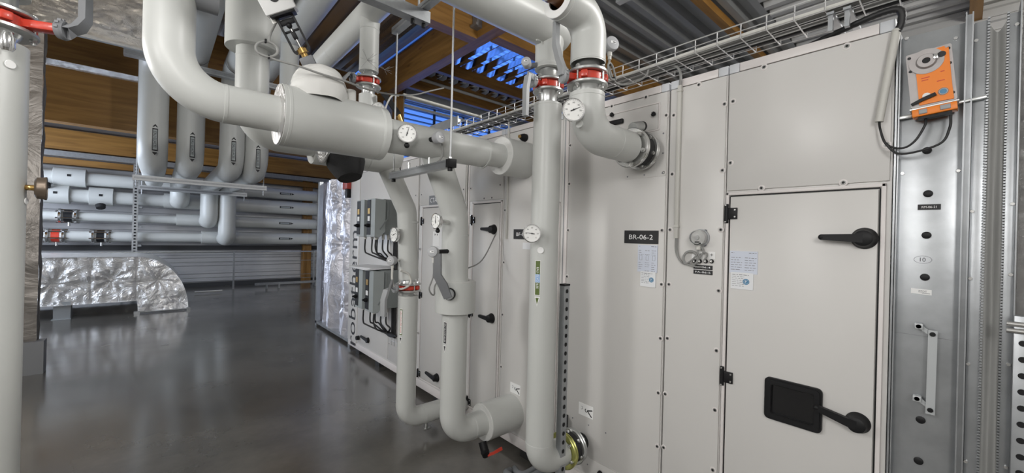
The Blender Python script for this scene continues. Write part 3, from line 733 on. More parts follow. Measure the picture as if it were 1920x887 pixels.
a = F(1062, 790); t.part('plate', MB('galv').bb((1.93, a[0] - .02, a[1] - .06), (1.992, a[0] - .012, a[1] + .05)).bb((1.985, a[0] - .02, a[1] - .06), (1.992, a[0] + .05, a[1] + .05)))
t.part('clip', MB('red_paint').bb((1.94, a[0] + .0, a[1] + .015), (1.985, a[0] + .03, a[1] + .035), .004)); t.part('pin', MB('black').cyl((1.96, a[0] + .012, a[1] - .05), (1.96, a[0] + .012, a[1] + .045), .008, 10)); t.done()
# tall perforated strut post
sx, sy = 1.725, 1.497
sx, sy = 1.728, 1.492
s = MB('galv').bb((sx - .022, sy - .016, 0), (sx - .019, sy + .016, 1.335)).bb((sx - .022, sy - .019, 0), (sx + .022, sy - .016, 1.335)).bb((sx + .019, sy - .016, 0), (sx + .022, sy + .016, 1.335))
t = Thing('strut_post', 'galvanized perforated strut post standing beside the tall pipe', 'post'); t.part('channel', s)
for k in range(26): t.part('slot_hole', MB('black').prism(rrect(.020, .024, .0098), (sx, sy - .0195, 1.30 - k * .05), (1, 0, 0), UZ, .0008))
t.part('end_cap', MB('black').bb((sx - .024, sy - .021, 1.33), (sx + .024, sy + .017, 1.34)))
t.part('base_plate', MB('galv').bb((sx - .045, sy - .035, 0), (sx + .05, sy + .03, .008))); t.done()

# --- its valve, upper riser, and overhead header
vz = 2.437
valve('red butterfly valve on the tall pipe with flow label, grey lever hanging down', (PX, PY, vz), .085, (-1, .05, 0), [(-.015, .0, .045), (-.045, -.01, .02), (-.06, -.012, -.05), (-.06, -.012, -.20)], [.05, .042, .040, .034, .030], gap=.056, nlen=.06)
t = Thing('insulated_pipe', 'large overhead grey pipe joined by the tall pipe riser', 'pipe')
EZ = 2.758
t.part('riser', MB('jacket').tube([(PX, PY, 2.53), (PX, PY, 2.65), (PX, PY, 2.70), (PX, PY, EZ)], [.077, .077, .084, .098], 36))
t.part('header', MB('jacket').tube([(-2.5, PY, EZ), (1.70, PY, EZ)], .105, 44))
seam(t, (PX, PY, 2.545), UZ, .077); t.part('tee_lip', MB('jacket').tube([(PX - .12, PY - .02, 2.655), (PX - .085, PY - .02, 2.66), (PX - .07, PY - .02, 2.64)], .006, 8))
t.done()
sensor('round grey sensor on top of the tall pipe, left of its valve', (1.475, 1.58, 2.535), (-.8, -.55, .15), .026, (1.56, 1.56, 2.55), False, 'lever_dark')

# --- short elbow pipe (upper right)
QX, QY = 1.458, 1.153
t = Thing('insulated_pipe', 'short grey elbow pipe under the right hand red valve', 'pipe')
t.part('jacket', MB('jacket').tube(fillet([(QX, QY, 2.258), (QX, QY, 2.075), (1.80, QY, 2.075)], .135, 14), .0795, 40))
seam(t, (QX, QY, 2.245), UZ, .0795); seam(t, (1.66, QY, 2.075), (1, 0, 0), .0795)
t.part('steel_neck', MB('steel').cyl((QX, QY, 2.25), (QX, QY, 2.29), .05, 28).cyl((1.79, QY, 2.075), (1.815, QY, 2.075), .06, 28))
t.part('plug_boss', MB('jacket').disc((1.381, 1.128, 2.10), (-.97, -.25, 0), .017, .010, 20)); t.done()
flex_joint('black rubber joint with steel flanges under the black handled flap', (1.815, QY, 2.075), (1.994, QY, 2.075), .103, 'steel', 'steel', .80)
t = Thing('control_rod_spring', 'short steel ribbed sleeve above the upper rubber joint', 'sleeve')
t.part('sleeve', MB('zinc').lathe((1.885, QY - .0, 2.195), (.9, 0, .25), [(-.045, 0)] + [(-.045 + .006 * k, .026 + (.002 if k % 2 else 0)) for k in range(15)] + [(.04, 0)], 24)); t.part('cap', MB('black').lathe((1.922, QY, 2.205), (.9, 0, .25), [(0, 0), (0, .028), (.018, .026), (.018, 0)], 20)); t.done()
valve('red butterfly valve above the short elbow pipe, grey lever pointing up', (QX, QY, 2.323), .092, (-.93, .36, 0), [(-.012, .0, .03), (-.03, .006, .075), (-.045, .012, .13), (-.045, .012, .235)], [.055, .045, .038, .036, .032], gap=.056, nlen=.06, rpipe=.054)
t = Thing('insulated_pipe', 'bent grey pipe stub with open end and bare brown pipe', 'pipe')
jk = MB('jacket').tube(fillet([(QX, QY, 2.392), (QX, QY, 2.610), (1.245, QY, 2.610)], .10, 14), .0795, 40, False)
t.part('jacket', jk)
t.part('cut_face', MB('white').ring((1.247, QY, 2.61), (1, 0, 0), .048, .0795, .008, 40)); t.part('inner_sleeve', MB('black').tube([(1.245, QY, 2.61), (1.33, QY, 2.61)], .049, 24, False))
t.part('bare_pipe', MB('copper_brown').tube([(1.32, QY, 2.61), (1.12, QY, 2.63)], .036, 24).cyl((1.21, QY, 2.62), (1.16, QY, 2.625), .043, 24).mat('steel').ring((1.185, QY, 2.622), (1, 0, -.1), .03, .045, .012))
seam(t, (QX, QY, 2.405), UZ, .0795); seam(t, (1.275, QY, 2.61), (1, 0, 0), .0795)
t.part('steel_neck', MB('steel').cyl((QX, QY, 2.35), (QX, QY, 2.40), .05, 28)); t.done()
g1 = sensor('grey temperature sensor with hanging cable on the bent open pipe', (1.585, 1.125, 2.515), (-.35, -.9, .12), .034, (1.50, 1.14, 2.512))
def at(px, py, Y): q = FY(px, py, Y); return V((q[0], Y, q[1]))
one('cable', MB('cable_grey').tube(smooth_path([g1, at(1142, 122, 1.12), at(1148, 145, 1.115), at(1158, 157, 1.11), at(1178, 158, 1.10), at(1200, 150, 1.09), at(1212, 141, 1.08), at(1216, 131, 1.07)]), .005, 8), 'grey cable hanging from the sensor on the bent pipe', 'cable')
for k, pp_ in enumerate((at(1143, 122, 1.115), at(1150, 146, 1.112))):
    one('cable_tie', MB('black').ring(pp_, (.3, 0, -1), .005, .009, .006, 16), ('upper', 'lower')[k] + ' black tie on the hanging sensor cable', 'cable tie')
one('cable', MB('cable_grey').tube(smooth_path([at(1152, 150, 1.108), at(1144, 146, 1.108), at(1140, 125, 1.108), at(1143, 118, 1.108), at(1149, 126, 1.108), at(1155, 150, 1.108)]), .005, 8), 'folded grey cable loop tied to the hanging sensor cable', 'cable')

thermometer('white dial thermometer at mid height on the tall pipe', (1.462, 1.495, 1.618), (-.62, -.78, .02), .047, (1.545, 1.53, 1.618), 172)
thermometer('white dial thermometer beside the short elbow pipe', (1.322, 1.118, 2.148), (-.50, -.86, .0), .049, (1.40, 1.135, 2.148), 25)
# --- horizontal pipe crossing the picture
RY, RZ = 2.12, 2.14
t = Thing('insulated_pipe', 'large grey pipe bending from above and crossing to the unit', 'pipe')
t.part('jacket', MB('jacket').tube(fillet([(.022, RY, 3.9), (.022, RY, RZ), (.44, RY, RZ)], .19, 16), .0815, 48))
t.part('jacket.001', MB('jacket').tube([(.88, RY, RZ), (1.61, RY, RZ + .008)], .093, 44)); t.part('jacket.002', MB('jacket').tube([(1.60, RY, RZ + .008), (1.78, RY, RZ + .012)], .080, 44))
t.part('thick_section', MB('jacket').lathe((.41, RY, RZ), (1, 0, 0), [(.012, .08), (0, .138), (.002, .1405), (.493, .1405), (.495, .139), (.495, .09)], 56))
er = MB('foil_soft').ring((.408, RY, RZ), (1, 0, 0), .079, .139, .006, 48); t.part('foil_end', er, None, 'crinkled foil end face')
t.part('end_collar', MB('jacket').lathe((1.755, RY, RZ + .012), (1, 0, 0), [(.004, .081), (0, .128), (.002, .130), (.236, .130), (.238, .10)], 52))
t.part('collar_face', MB('jacket_end').ring((1.754, RY, RZ + .012), (1, 0, 0), .079, .1285, .006, 48))
for x, r_ in ((.205, .0815), (.435, .1405), (.87, .1405), (1.60, .093)): seam(t, (x, RY, RZ), (1, 0, 0), r_)
t.part('stub', MB('lever_dark').cyl((.05, RY, 2.56), (.175, RY, 2.56), .05, 28)); t.done()
# wrapped three way valve body on top
vb = V((.585, RY, RZ + .10))
t = Thing('wrapped_valve', 'plaster wrapped valve body on the thick grey pipe', 'valve')
t.part('wrapping', jitter(MB('plaster').lathe(vb, UZ, [(0, .128), (.05, .128), (.075, .120), (.084, .124), (.105, .118), (.12, .106), (.126, .108), (.145, .095), (.160, .075), (.166, .04), (.167, 0)], 36), 14, .012))
t.part('side_plug', MB('plaster').cyl((.735, RY, RZ + .12), (.735, RY, RZ + .195), .028, 20, .026).cyl((.655, RY, RZ + .12), (.655, RY, RZ + .215), .03, 20)); t.done()
# actuator
q0, q1 = FY(582, 124, 2.10), FY(532, 32, 2.10)
p0 = V((q0[0], 2.10, q0[1])); ad = (V((q1[0], 2.10, q1[1])) - p0); LA = ad.length; ad = (ad + V((0, -.012, 0))).normalized(); side = V((.88, -.42, .33)); side = (side - ad * side.dot(ad)).normalized(); nn = ad.cross(side)
if nn.y > 0: nn = -nn
t = Thing('valve_actuator', 'tilted white valve actuator with black yoke and brass stem', 'actuator')
t.part('gland', MB('lever_dark').box(p0 + ad * .020, (.062, .05, .045), (side, nn, ad), .006))
t.part('brass_stem', MB('brass').cyl(p0 + ad * .04, p0 + ad * .085, .015, 20).cyl(p0 + ad * .06, p0 + ad * .078, .026, 16))
yk = MB('black'); yo = p0 + ad * (LA * .5 + .035)
yk.hollow([(x, y) for x, y in rrect(.080, LA - .055, .016)], rrect(.062, LA - .080, .010), yo - nn * .014, side, nn.cross(side) if nn.cross(side).dot(ad) > 0 else -nn.cross(side), .028)
yk.box(yo + ad * .052, (.064, .02, .022), (side, nn, ad), .003).box(yo + ad * .012, (.064, .012, .010), (side, nn, ad), .003).box(yo - ad * .008, (.020, .02, .034), (side, nn, ad), .003).ball(yo + ad * .035 + nn * .008, .013, 12, 8)
t.part('yoke', yk); t.part('spindle', MB('steel').cyl(p0 + ad * .06, yo + ad * .05, .0065, 12))
bx = p0 + ad * (LA + .088)
t.part('cover', MB('white').box(bx - nn * .0, (.135, .11, .16), (side, nn, ad), .008))
t.part('cover_base', MB('black').box(bx - ad * .084, (.11, .09, .012), (side, nn, ad), .002))
t.part('badge', MB('ink').disc(bx + nn * .0555 - ad * .020, nn, .021, .002, 28).mat('ink_white').text('U', bx + nn * .0580 - ad * .020, side, ad, .014, .016))
t.part('cable_gland', MB('cable_white').cyl(bx - ad * .08 - side * .05, bx - ad * .105 - side * .05, .011, 12)); t.done()
cg = bx - ad * .105 - side * .05
lp = [cg, at(508, 62, 2.02), at(505, 75, 2.0)]
for k in range(15):
    a = 1.2 - k * 2 * PI / 9; lp.append(at(500 + 21 * math.cos(a), 92 - 14 * math.sin(a) + 3 * math.cos(a), 2.0 - .001 * k))
lp += [at(520, 113, 1.99), at(560, 124, 1.98), at(600, 138, 1.98), at(650, 153, 2.0), at(690, 168, 2.1), at(735, 177, 2.3), at(775, 178, 2.42), at(805, 171, 2.46), at(832, 165, 2.47)]
one('cable', MB('cable_grey').tube(smooth_path(lp, 5), .0048, 8), 'thin grey cable looping from the tilted actuator', 'cable')
for p_ in (at(498, 77, 1.99), at(504, 107, 1.99)): one('cable_tie', MB('black').box(p_, (.008, .014, .016), None, .002), ('upper' if p_.y and p_.z > at(500, 92, 1.99).z else 'lower') + ' black tie on the actuator cable loop', 'cable tie')

thermometer('white dial thermometer on the crossing pipe with black knob below', (.985, RY - .145, 2.135), (-.42, -.9, .02), .049, (1.02, RY - .08, 2.135), 75, knob=True)
g2 = sensor('round grey sensor on the crossing pipe beside the threaded rod', (1.165, RY - .155, 2.142), (.15, -.98, .05), .034, (1.155, RY - .075, 2.142), False, 'black')
one('cable', MB('cable_grey').tube(smooth_path([V((1.205, RY - .14, 2.12)), V((1.215, RY - .13, 2.06)), V((1.20, RY - .11, 2.02)), V((1.19, RY - .03, 1.99))]), .006, 8), 'short grey cable curling under the crossing pipe', 'cable')

# --- second pipe from above, parallel and behind
SY = 2.82; SZ = 2.175
t = Thing('insulated_pipe', 'grey pipe behind the crossing pipe with bulky upper collar', 'pipe')
t.part('jacket', MB('jacket').tube(fillet([(.405, SY, 4.0), (.405, SY, SZ), (.80, SY, SZ)], .15, 14), .086, 44))
t.part('thick_section', MB('jacket').lathe((.74, SY, SZ), (1, 0, 0), [(.01, .08), (0, .132), (.003, .134), (.50, .134), (.56, .115), (.60, .09), (.60, 0)], 52))
t.part('upper_collar', MB('jacket').lathe((.405, SY, 2.665), UZ, [(.004, .086), (0, .138), (.002, .140), (.318, .140), (.32, .138), (.32, .07)], 52))
seam(t, (.405, SY, 2.62), UZ, .086); seam(t, (1.1, SY, SZ), (1, 0, 0), .134)
t.part('black_sleeve', MB('armaflex').lathe((.93, SY - .06, 2.10), (.12, -.35, -.9), [(0, .06), (0, .125), (.05, .12), (.10, .10), (.15, .075), (.15, 0)], 28), None, 'black foam sleeve')
t.part('foil_tip', MB('foil_soft').lathe((.775, SY - .10, 2.085), (0, -.25, -.9), [(-.03, .04), (0, .035), (.04, .018), (.055, 0)], 14), None, 'silver foil tip'); t.done()

# --- two drop pipes with elbows at floor level
AX, AY = 1.465, 2.197
t = Thing('insulated_pipe', 'elbowed grey pipe with black chilled water label and thick valve collar', 'pipe')
t.part('jacket', MB('jacket').tube(fillet([(1.245, 2.15, 2.13), (AX - .018, AY, 1.735), (AX, AY, 1.05)], .14, 10), .0855, 40))
t.part('jacket.001', MB('jacket').tube(fillet([(AX, AY, 1.2), (AX, AY, .305), (1.78, AY, .305)], .13, 14), .083, 40))
t.part('valve_collar', MB('jacket').lathe((AX, AY, 1.10), UZ, [(.004, .083), (0, .128), (.002, .13), (.198, .13), (.2, .128), (.198, .086)], 52))
t.part('end_collar', MB('jacket').lathe((1.712, AY, .305), (1, 0, 0), [(.004, .083), (0, .122), (.002, .125), (.28, .125), (.28, .1)], 48))
t.part('collar_face', MB('jacket_end').ring((1.711, AY, .305), (1, 0, 0), .082, .1235, .005, 44)); t.part('collar_face', MB('jacket_end').ring((AX, AY, 1.302), UZ, .085, .128, .004, 44))
seam(t, (AX - .01, AY, 1.60), UZ, .0855); seam(t, (AX, AY, 1.31), UZ, .0855); seam(t, (1.62, AY, .305), (1, 0, 0), .083)
an = vcam(AX, AY) - .80; r_ = .0838
lb = MB('white'); pipe_patch(lb, AX, AY, r_, .905, 1.045, .0135, an); pipe_tri(lb, AX, AY, r_, .845, .896, .0135, an, 'ink'); lb.mat('ink'); pipe_patch(lb, AX, AY, r_ + .0006, .908, 1.042, .0115, an)
q = t.part('flow_label', lb); t.part('lettering', pipe_text(MB('ink_white'), 'EAU GLACEE ALLER', AX, AY, r_ + .0012, .975, .118, .0115, an), q); t.done()
# lever of the wrapped valve
hb = V((1.345, 2.09, 1.235)); ln = V((-.75, -.66, 0)).normalized()
t = Thing('valve_lever', 'long grey lever on the thick collar of the elbowed pipe', 'lever')
t.part('notch_plate', MB('black').lathe(hb - ln * .02, ln, [(0, .02), (0, .038), (.012, .038), (.012, 0)], 18).mat('lever').lathe(hb, ln, [(0, .034), (.014, .03), (.014, 0)], 18))
t.part('lever', MB('lever_dark').bar([hb + ln * .012 + UZ * -.02, hb + ln * .02 + V((-.025, .02, .06)), hb + ln * .03 + V((-.05, .04, .12)), hb + ln * .03 + V((-.05, .04, .25))], [.05, .055, .05, .042], .022, ln)); t.done()
thermometer('white dial thermometer seen edge on above the long grey lever', (1.268, 2.13, 1.682), (-1, -.06, 0), .047, (1.40, 2.17, 1.675), 95, knob=True, sr=.016)
g3 = sensor('grey sensor on black sleeve above the long grey lever', (1.262, 2.14, 1.495), (-.80, -.60, .05), .033, (1.40, 2.17, 1.497), True, 'black')
one('cable', MB('cable_grey').tube(smooth_path([g3, g3 + V((0, 0, -.08)), g3 + V((-.02, .01, -.16)), g3 + V((.02, .02, -.2)), g3 + V((.08, .08, -.13)), V((1.60, 2.30, 1.36)), V((1.80, 2.36, 1.42)), V((1.96, 2.40, 1.62))]), .005, 8), 'thin grey cable from the sensor up to the handled door', 'cable')
t = Thing('drain_valve', 'small black drain valve with red lever under the low collar', 'valve')
t.part('body', MB('black').cyl((1.69, 2.16, .19), (1.69, 2.13, .135), .028, 18).lathe((1.69, 2.13, .135), (-.3, -.8, -.3), [(0, .03), (.03, .026), (.034, 0)], 18)); t.part('lever', MB('red').bar([(1.69, 2.10, .125), (1.72, 2.08, .135), (1.79, 2.07, .15)], [.02, .018, .022], .006, (0, -1, .3))); t.done()

BX, BY = 1.45, 2.82
t = Thing('insulated_pipe', 'thinner elbowed grey pipe below the dark levered red valve', 'pipe')
t.part('jacket', MB('jacket').tube(fillet([(BX, BY, 1.128), (BX, BY, .175), (1.99, BY, .175)], .12, 14), .0735, 40))
seam(t, (BX, BY, 1.115), UZ, .0735); seam(t, (1.60, BY, .175), (1, 0, 0), .0735)
t.part('drain_tap', MB('zinc').cyl((1.62, BY - .02, .11), (1.62, BY - .02, .06), .012, 12).cyl((1.60, BY - .02, .06), (1.65, BY - .02, .06), .008, 10))
t.part('steel_neck', MB('steel').cyl((BX, BY, 1.12), (BX, BY, 1.16), .046, 24))
an = vcam(BX, BY) - .72; r_ = .0745
lb = MB('white'); pipe_patch(lb, BX, BY, r_, .835, 1.035, .013, an); pipe_tri(lb, BX, BY, r_, .775, .825, .013, an, 'ink'); lb.mat('green'); pipe_patch(lb, BX, BY, r_ + .0005, .838, 1.032, .0122, an); lb.mat('white'); pipe_patch(lb, BX, BY, r_ + .0008, .846, 1.024, .009, an)
q = t.part('flow_label', lb); t.part('lettering', pipe_text(MB('ink_red'), 'EAU CHAUDE ALLER', BX, BY, r_ + .0013, .935, .16, .011, an), q); t.done()
t = Thing('insulated_pipe', 'slanted grey pipe above the dark levered red valve', 'pipe')
t.part('jacket', MB('jacket').tube(fillet([(1.22, BY, 2.16), (BX - .03, BY, 1.775), (BX, BY, 1.255)], .16, 10), .0735, 40))
seam(t, (BX - .012, BY, 1.69), UZ, .0735); t.part('steel_neck', MB('steel').cyl((BX, BY, 1.26), (BX, BY, 1.22), .046, 24)); t.done()
valve('red butterfly valve with dark lever hanging towards the control boxes', (BX, BY, 1.192), .092, (-.8, -.2, 0), [(-.03, -.01, .045), (-.075, -.02, 0), (-.10, -.03, -.07), (-.10, -.03, -.19)], [.05, .05, .05, .05, .05], 'lever', gap=.05, nlen=.07)
thermometer('white dial thermometer beside the upper control boxes', (1.315, 2.80, 1.592), (-1, -.08, 0), .055, (1.40, 2.82, 1.592), 20)
g4 = sensor('grey sensor on the slanted pipe above its red valve', (1.305, 2.80, 1.40), (-.9, -.42, 0), .036, (1.40, 2.82, 1.40))
one('cable', MB('cable_white').tube(smooth_path([g4, g4 + V((0, 0, -.06)), g4 + V((.01, -.01, -.12)), g4 + V((.06, -.04, -.14)), g4 + V((.12, -.06, -.10)), g4 + V((.10, -.06, -.03)), g4 + V((.04, -.05, .0))]), .008, 8), 'pale curling cable hanging below the slanted pipe sensor', 'cable')

# --- riser from the overhead pipe with its valve
CX_, CY_ = 1.10, 2.82
valve('red butterfly valve behind the thick pipe with dark metal lever', (CX_, CY_, 2.665), .085, (-1, -.1, 0), [(-.03, -.005, .02), (-.06, -.01, -.02), (-.09, -.015, -.07)], [.045, .05, .06, .06], 'lever_dark', gap=.055, nlen=.06, rpipe=.044)
t = Thing('insulated_pipe', 'short grey pipe below the valve with dark metal lever', 'pipe')
t.part('jacket', MB('jacket').tube([(CX_, CY_, 2.575), (CX_, CY_, 2.29)], .062, 36)); t.part('steel_neck', MB('steel').cyl((CX_, CY_, 2.57), (CX_, CY_, 2.61), .044, 24)); t.done()
t = Thing('insulated_pipe', 'overhead grey pipe with short drop to the dark levered valve', 'pipe')
t.part('jacket', MB('jacket').tube([(1.10, -.5, 3.16), (1.10, 5.9, 3.16)], .086, 40)); t.part('drop', MB('jacket').tube([(CX_, CY_, 2.74), (CX_, CY_, 3.05), (CX_, CY_, 3.16)], [.065, .065, .075], 36))
seam(t, (1.10, 3.6, 3.16), (0, 1, 0), .086); seam(t, (CX_, CY_, 2.755), UZ, .065); seam(t, (CX_, CY_, 3.04), UZ, .066)
sp_ = MB('wire')
t.part('steel_neck', MB('steel').cyl((CX_, CY_, 2.70), (CX_, CY_, 2.75), .044, 24)); t.done()
g6 = FY(709, 205, 2.66)
thermometer('white dial thermometer half hidden behind the thick pipe', (g6[0], 2.66, g6[1]), (-.5, -.85, 0), .046, (1.10, 2.77, g6[1]), -10)
t = Thing('check_valve', 'bronze strainer body lying behind the crossing pipe', 'valve')
t.part('body', MB('copper_brown').cyl((1.24, 2.72, 2.34), (1.42, 2.62, 2.32), .045, 20).mat('brass').ball((1.30, 2.66, 2.335), .048, 18, 10)); t.part('yoke', MB('black').bar([(1.16, 2.70, 2.58), (1.26, 2.66, 2.44)], .04, .012, (0, -1, 0)).mat('brass').cyl((1.26, 2.66, 2.44), (1.29, 2.66, 2.37), .016, 12)); t.done()

# ================================================================== OVERHEAD LARGE PIPES, DROPS AND FAR HEADERS
OZ = 4.4; R4 = .19
wallz = [2.69, 2.29, 1.82, 1.37]
names = ['leftmost', 'second', 'third', 'rightmost']
def sticker(mb, x, y, r, z0, z1, ang):
    hw = .035; mb.mat('ink'); pipe_patch(mb, x, y, r + .002, z0, z1, hw, ang, 4); mb.mat('box_light'); pipe_patch(mb, x, y, r + .003, z0 + .02, z1 - .02, hw * .72, ang, 4)
    mb.mat('ink'); P_ = lambda h, z: (x + (r + .002) * math.cos(ang + h / r), y + (r + .002) * math.sin(ang + h / r), z)
    mb.add([P_(-hw, z1 + .02), P_(hw, z1 + .02), P_(0, z1 + .07)], [(0, 1, 2)]); mb.add([P_(-hw, z0 - .02), P_(hw, z0 - .02), P_(0, z0 - .07)], [(0, 1, 2)])
for i, x in enumerate((-.085, .395, .98, 1.36)):
    t = Thing('insulated_pipe', '%s of four large grey drop pipes before the timber beam' % names[i], 'pipe', 'large grey drop pipes')
    path = [(x, 1.0, OZ), (x, 8.8, OZ), (x, 8.8, 2.70), (x, 12.85, 2.70)]
    if i: path += [(x, 12.85, wallz[i] - .01), (x, 13.2, wallz[i] - .01)]
    pts = fillet(path, [.38, .36] + ([.30 if i > 1 else .18, .16] if i else []), 12)
    rs = [R4 if p.y < 10 else (R4 if i else .165) for p in pts]
    t.part('jacket', MB('jacket').tube(pts, rs, 40))
    c = MB('lever_dark').ring((x, 8.15, OZ), (0, 1, 0), R4 - .01, R4 + .004, .025); t.part('pipe_clamp', c)
    lb = MB('ink'); zc = (3.02, 2.98, 3.0, 2.92)[i]; sticker(lb, x, 8.8, R4, zc - .19, zc + .17, vcam(x, 8.8) + .12)
    q = t.part('flow_label', lb); hw = MB('ink')
    t.part('lettering', pipe_text(MB('ink'), 'EAU GLACEE', x, 8.8, R4 + .004, zc - .01, .26, .035, vcam(x, 8.8) + .12), q)
    t.done()
one('strut_channel', MB('galv').bb((-.42, 8.10, 4.10), (1.75, 8.20, 4.19)).mat('galv_dark').bb((-.40, 8.092, 4.125), (1.73, 8.10, 4.165)), 'galvanized strut channel under the overhead pipes near the ceiling', 'support')
one('threaded_rod', MB('rod').cyl((-.36, 8.15, 4.19), (-.36, 8.15, 5.5), .008, 8), 'thin threaded rod hanging left of the overhead pipes', 'rod')
for nm, y, x0, x1 in (('near', 9.38, -.34, 1.63), ('far', 11.55, -.32, 1.60)):
    one('strut_channel', MB('rod').bb((x0, y - .05, 2.40), (x1, y + .05, 2.49)).mat('galv_dark').bb((x0 + .02, y - .058, 2.43), (x1 - .02, y - .05, 2.46)), '%s galvanized strut carrying the four low pipe runs' % nm, 'support')
    for k, x in enumerate((x0 + .05, x1 - .05)): one('threaded_rod', MB('rod').cyl((x, y, 2.3), (x, y, 5.47 if y < 10 else 5.47), .008, 8), '%s threaded rod of the %s strut' % (('left', 'right')[k], nm), 'rod')
# riser from rightmost overhead pipe and loop into the thin overhead pipe
t = Thing('insulated_pipe', 'grey riser dropping from the overhead pipes behind the wrapped valve', 'pipe')
t.part('jacket', MB('jacket').tube(fillet([(1.36, 6.4, 4.25), (1.36, 6.4, 3.16), (1.10, 6.4, 3.16), (1.10, 5.9, 3.16)], .12, 8), .12, 32)); t.done()

# wall headers
hd = ['topmost', 'second', 'third', 'lowest']
rr_ = [.155, .19, .155, .17]; rl = [.15, .15, .10, .12]; xs = [.9, .1, .35, .87]
for i in range(4):
    t = Thing('header_pipe', '%s of four grey header pipes along the far wall' % hd[i], 'pipe', 'header pipes on the far wall')
    y = 13.42; z = wallz[i]
    t.part('jacket', MB('jacket').tube([(xs[i], y, z), (3.68, y, z)], rr_[i], 36)); t.part('thin_jacket', MB('jacket').tube([(-3.6, y, z - .01), (xs[i] + .01, y, z - .01)], rl[i], 32))
    seam(t, (3.45, y, z), (1, 0, 0), rr_[i] + .004)
    lb = MB('ink').bb((2.65, y - rr_[i] - .004, z - .03), (2.95, y - rr_[i] - .001, z + .03)).mat('box_light').bb((2.68, y - rr_[i] - .006, z - .018), (2.92, y - rr_[i] - .004, z + .018)).mat('ink').prism([(0, -.03), (.07, 0), (0, .03)], (2.96, y - rr_[i] - .002, z), (1, 0, 0), UZ, .003)
    t.part('flow_label', lb)
    if i < 2:
        for a, b in (((-2.42, -2.06), (-1.75, -1.25)), ((-1.90, -1.50), (-1.20, -.80)))[i]:
            t.part('thick_sleeve', MB('jacket').lathe((a, y, z), (1, 0, 0), [(0, .1), (0, .205), (.004, .21), (b - a - .004, .21), (b - a, .205), (b - a, .1)], 36).mat('black').bb(((a + b) / 2 - .03, y - .215, z), ((a + b) / 2 + .03, y - .205, z + .05)))
        t.part('foam_plug', MB('armaflex').lathe((-1.85 + .85 * i, y - .2, z - .20), (.1, -.4, -.8), [(0, .09), (.08, .08), (.10, 0)], 14))
    t.done()
def inline_valve(label, x, z, red):
    y = 13.42; t = Thing('flanged_valve', label, 'valve', 'flanged valves on the lower header pipes')
    for d_ in (-.12, .12): t.part('flange', MB('chrome').ring((x + d_, y, z), (1, 0, 0), .08, .165, .045, 32, .006))
    t.part('body', MB('red' if red else 'black').ring((x, y, z), (1, 0, 0), .05, .13, .13, 28, .01))
    for k in range(6):
        a = k * PI / 3 + .3; t.part('bolt', MB('chrome').cyl((x - .18, y + .145 * math.cos(a), z + .145 * math.sin(a)), (x + .18, y + .145 * math.cos(a), z + .145 * math.sin(a)), .016, 8))
    t.part('test_plug', MB('steel').cyl((x + .02, y - .06, z - .14), (x + .02, y - .06, z - .22), .025, 10)); t.done()
inline_valve('red centred flanged valve left on the third header pipe', -2.30, wallz[2] - .01, True); inline_valve('black centred flanged valve on the third header pipe', -1.52, wallz[2] - .01, False)
inline_valve('red centred flanged valve on the lowest header pipe', -1.70, wallz[3] - .01, True); inline_valve('black centred flanged valve on the lowest header pipe', -1.00, wallz[3] - .01, False)
def rack(x, label, z1=3.1):
    s = MB('galv').bb((x - .05, 13.12, 0), (x + .05, 13.18, z1)); t = Thing('rack_post', label, 'post'); t.part('channel', s)
    for k in range(40): t.part('slot_hole', MB('black').bb((x - .02, 13.112, .1 + .075 * k), (x + .02, 13.122, .135 + .075 * k)))
    for z in wallz: t.part('arm', MB('galv_dark').bb((x + .05, 13.13, z - .235), (x + .12, 13.5, z - .19)))
    t.done()
rack(-.41, 'perforated steel rack post behind the foil duct elbow'); rack(3.72, 'perforated steel rack post beside the foil wrapped column')
gr = Thing('guard_rail', 'low thin guard rail in front of the far wall', 'railing')
gr.part('top_rail', MB('zinc').cyl((-1, 13.02, 1.0), (3.7, 13.02, 1.0), .02, 12))
for z in (.74, .33, .22): gr.part('mid_rail', MB('zinc').cyl((-1, 13.02, z), (3.7, 13.02, z), .008, 8))
for x in (-.6, 1.55, 3.55): gr.part('post', MB('galv_dark').bb((x - .02, 12.99, 0), (x + .02, 13.03, 1.0)))
gr.done()
one('floor_rail', MB('cable_white').tube(fillet([(.7, 12.4, .05), (1.25, 12.4, .05)], .02), .02, 8), 'short pale pipe lying on the floor beside the foil elbow', 'pipe')
fb = MB('galv_dark').bb((2.0, 12.65, .10), (3.6, 12.75, .16)).bb((2.25, 12.66, 0), (2.29, 12.74, .10)).bb((2.55, 12.66, 0), (2.59, 12.74, .10)).bb((3.5, 12.66, 0), (3.54, 12.74, .10))
one('floor_conduit', fb, 'low dark conduit on small feet before the far wall', 'conduit')

# ================================================================== FOIL CLAD DUCTS
def crumple(o, m_, amp=.012, levels=4, pins=()):
    pass
def grid_patch(mb, fn, nu, nv):
    vs = [fn(i / nu, j / nv) for j in range(nv + 1) for i in range(nu + 1)]
    return mb.add(vs, [(j * (nu + 1) + i, j * (nu + 1) + i + 1, (j + 1) * (nu + 1) + i + 1, (j + 1) * (nu + 1) + i) for j in range(nv) for i in range(nu)])
from mathutils import noise as NZ
def wr(p, s=3., a=.012): return (NZ.fractal(V(p) * s, .9, 2.1, 4) * a)
def star(x, z, cx, cz, a=.06):
    dx, dz = x - cx, z - cz; r = math.hypot(dx, dz); t = math.atan2(dz, dx)
    return (-a * math.exp(-r * 5) + .017 * math.exp(-r * 2.2) * math.sin(t * 9 + 3 * NZ.noise(V((cx, cz, r * 2)))) * min(1, r * 8))
D0 = 10.13; D1 = 11.65
pins = ((-1.30, .62), (-.60, .66), (.02, .60), (-2.1, .65))
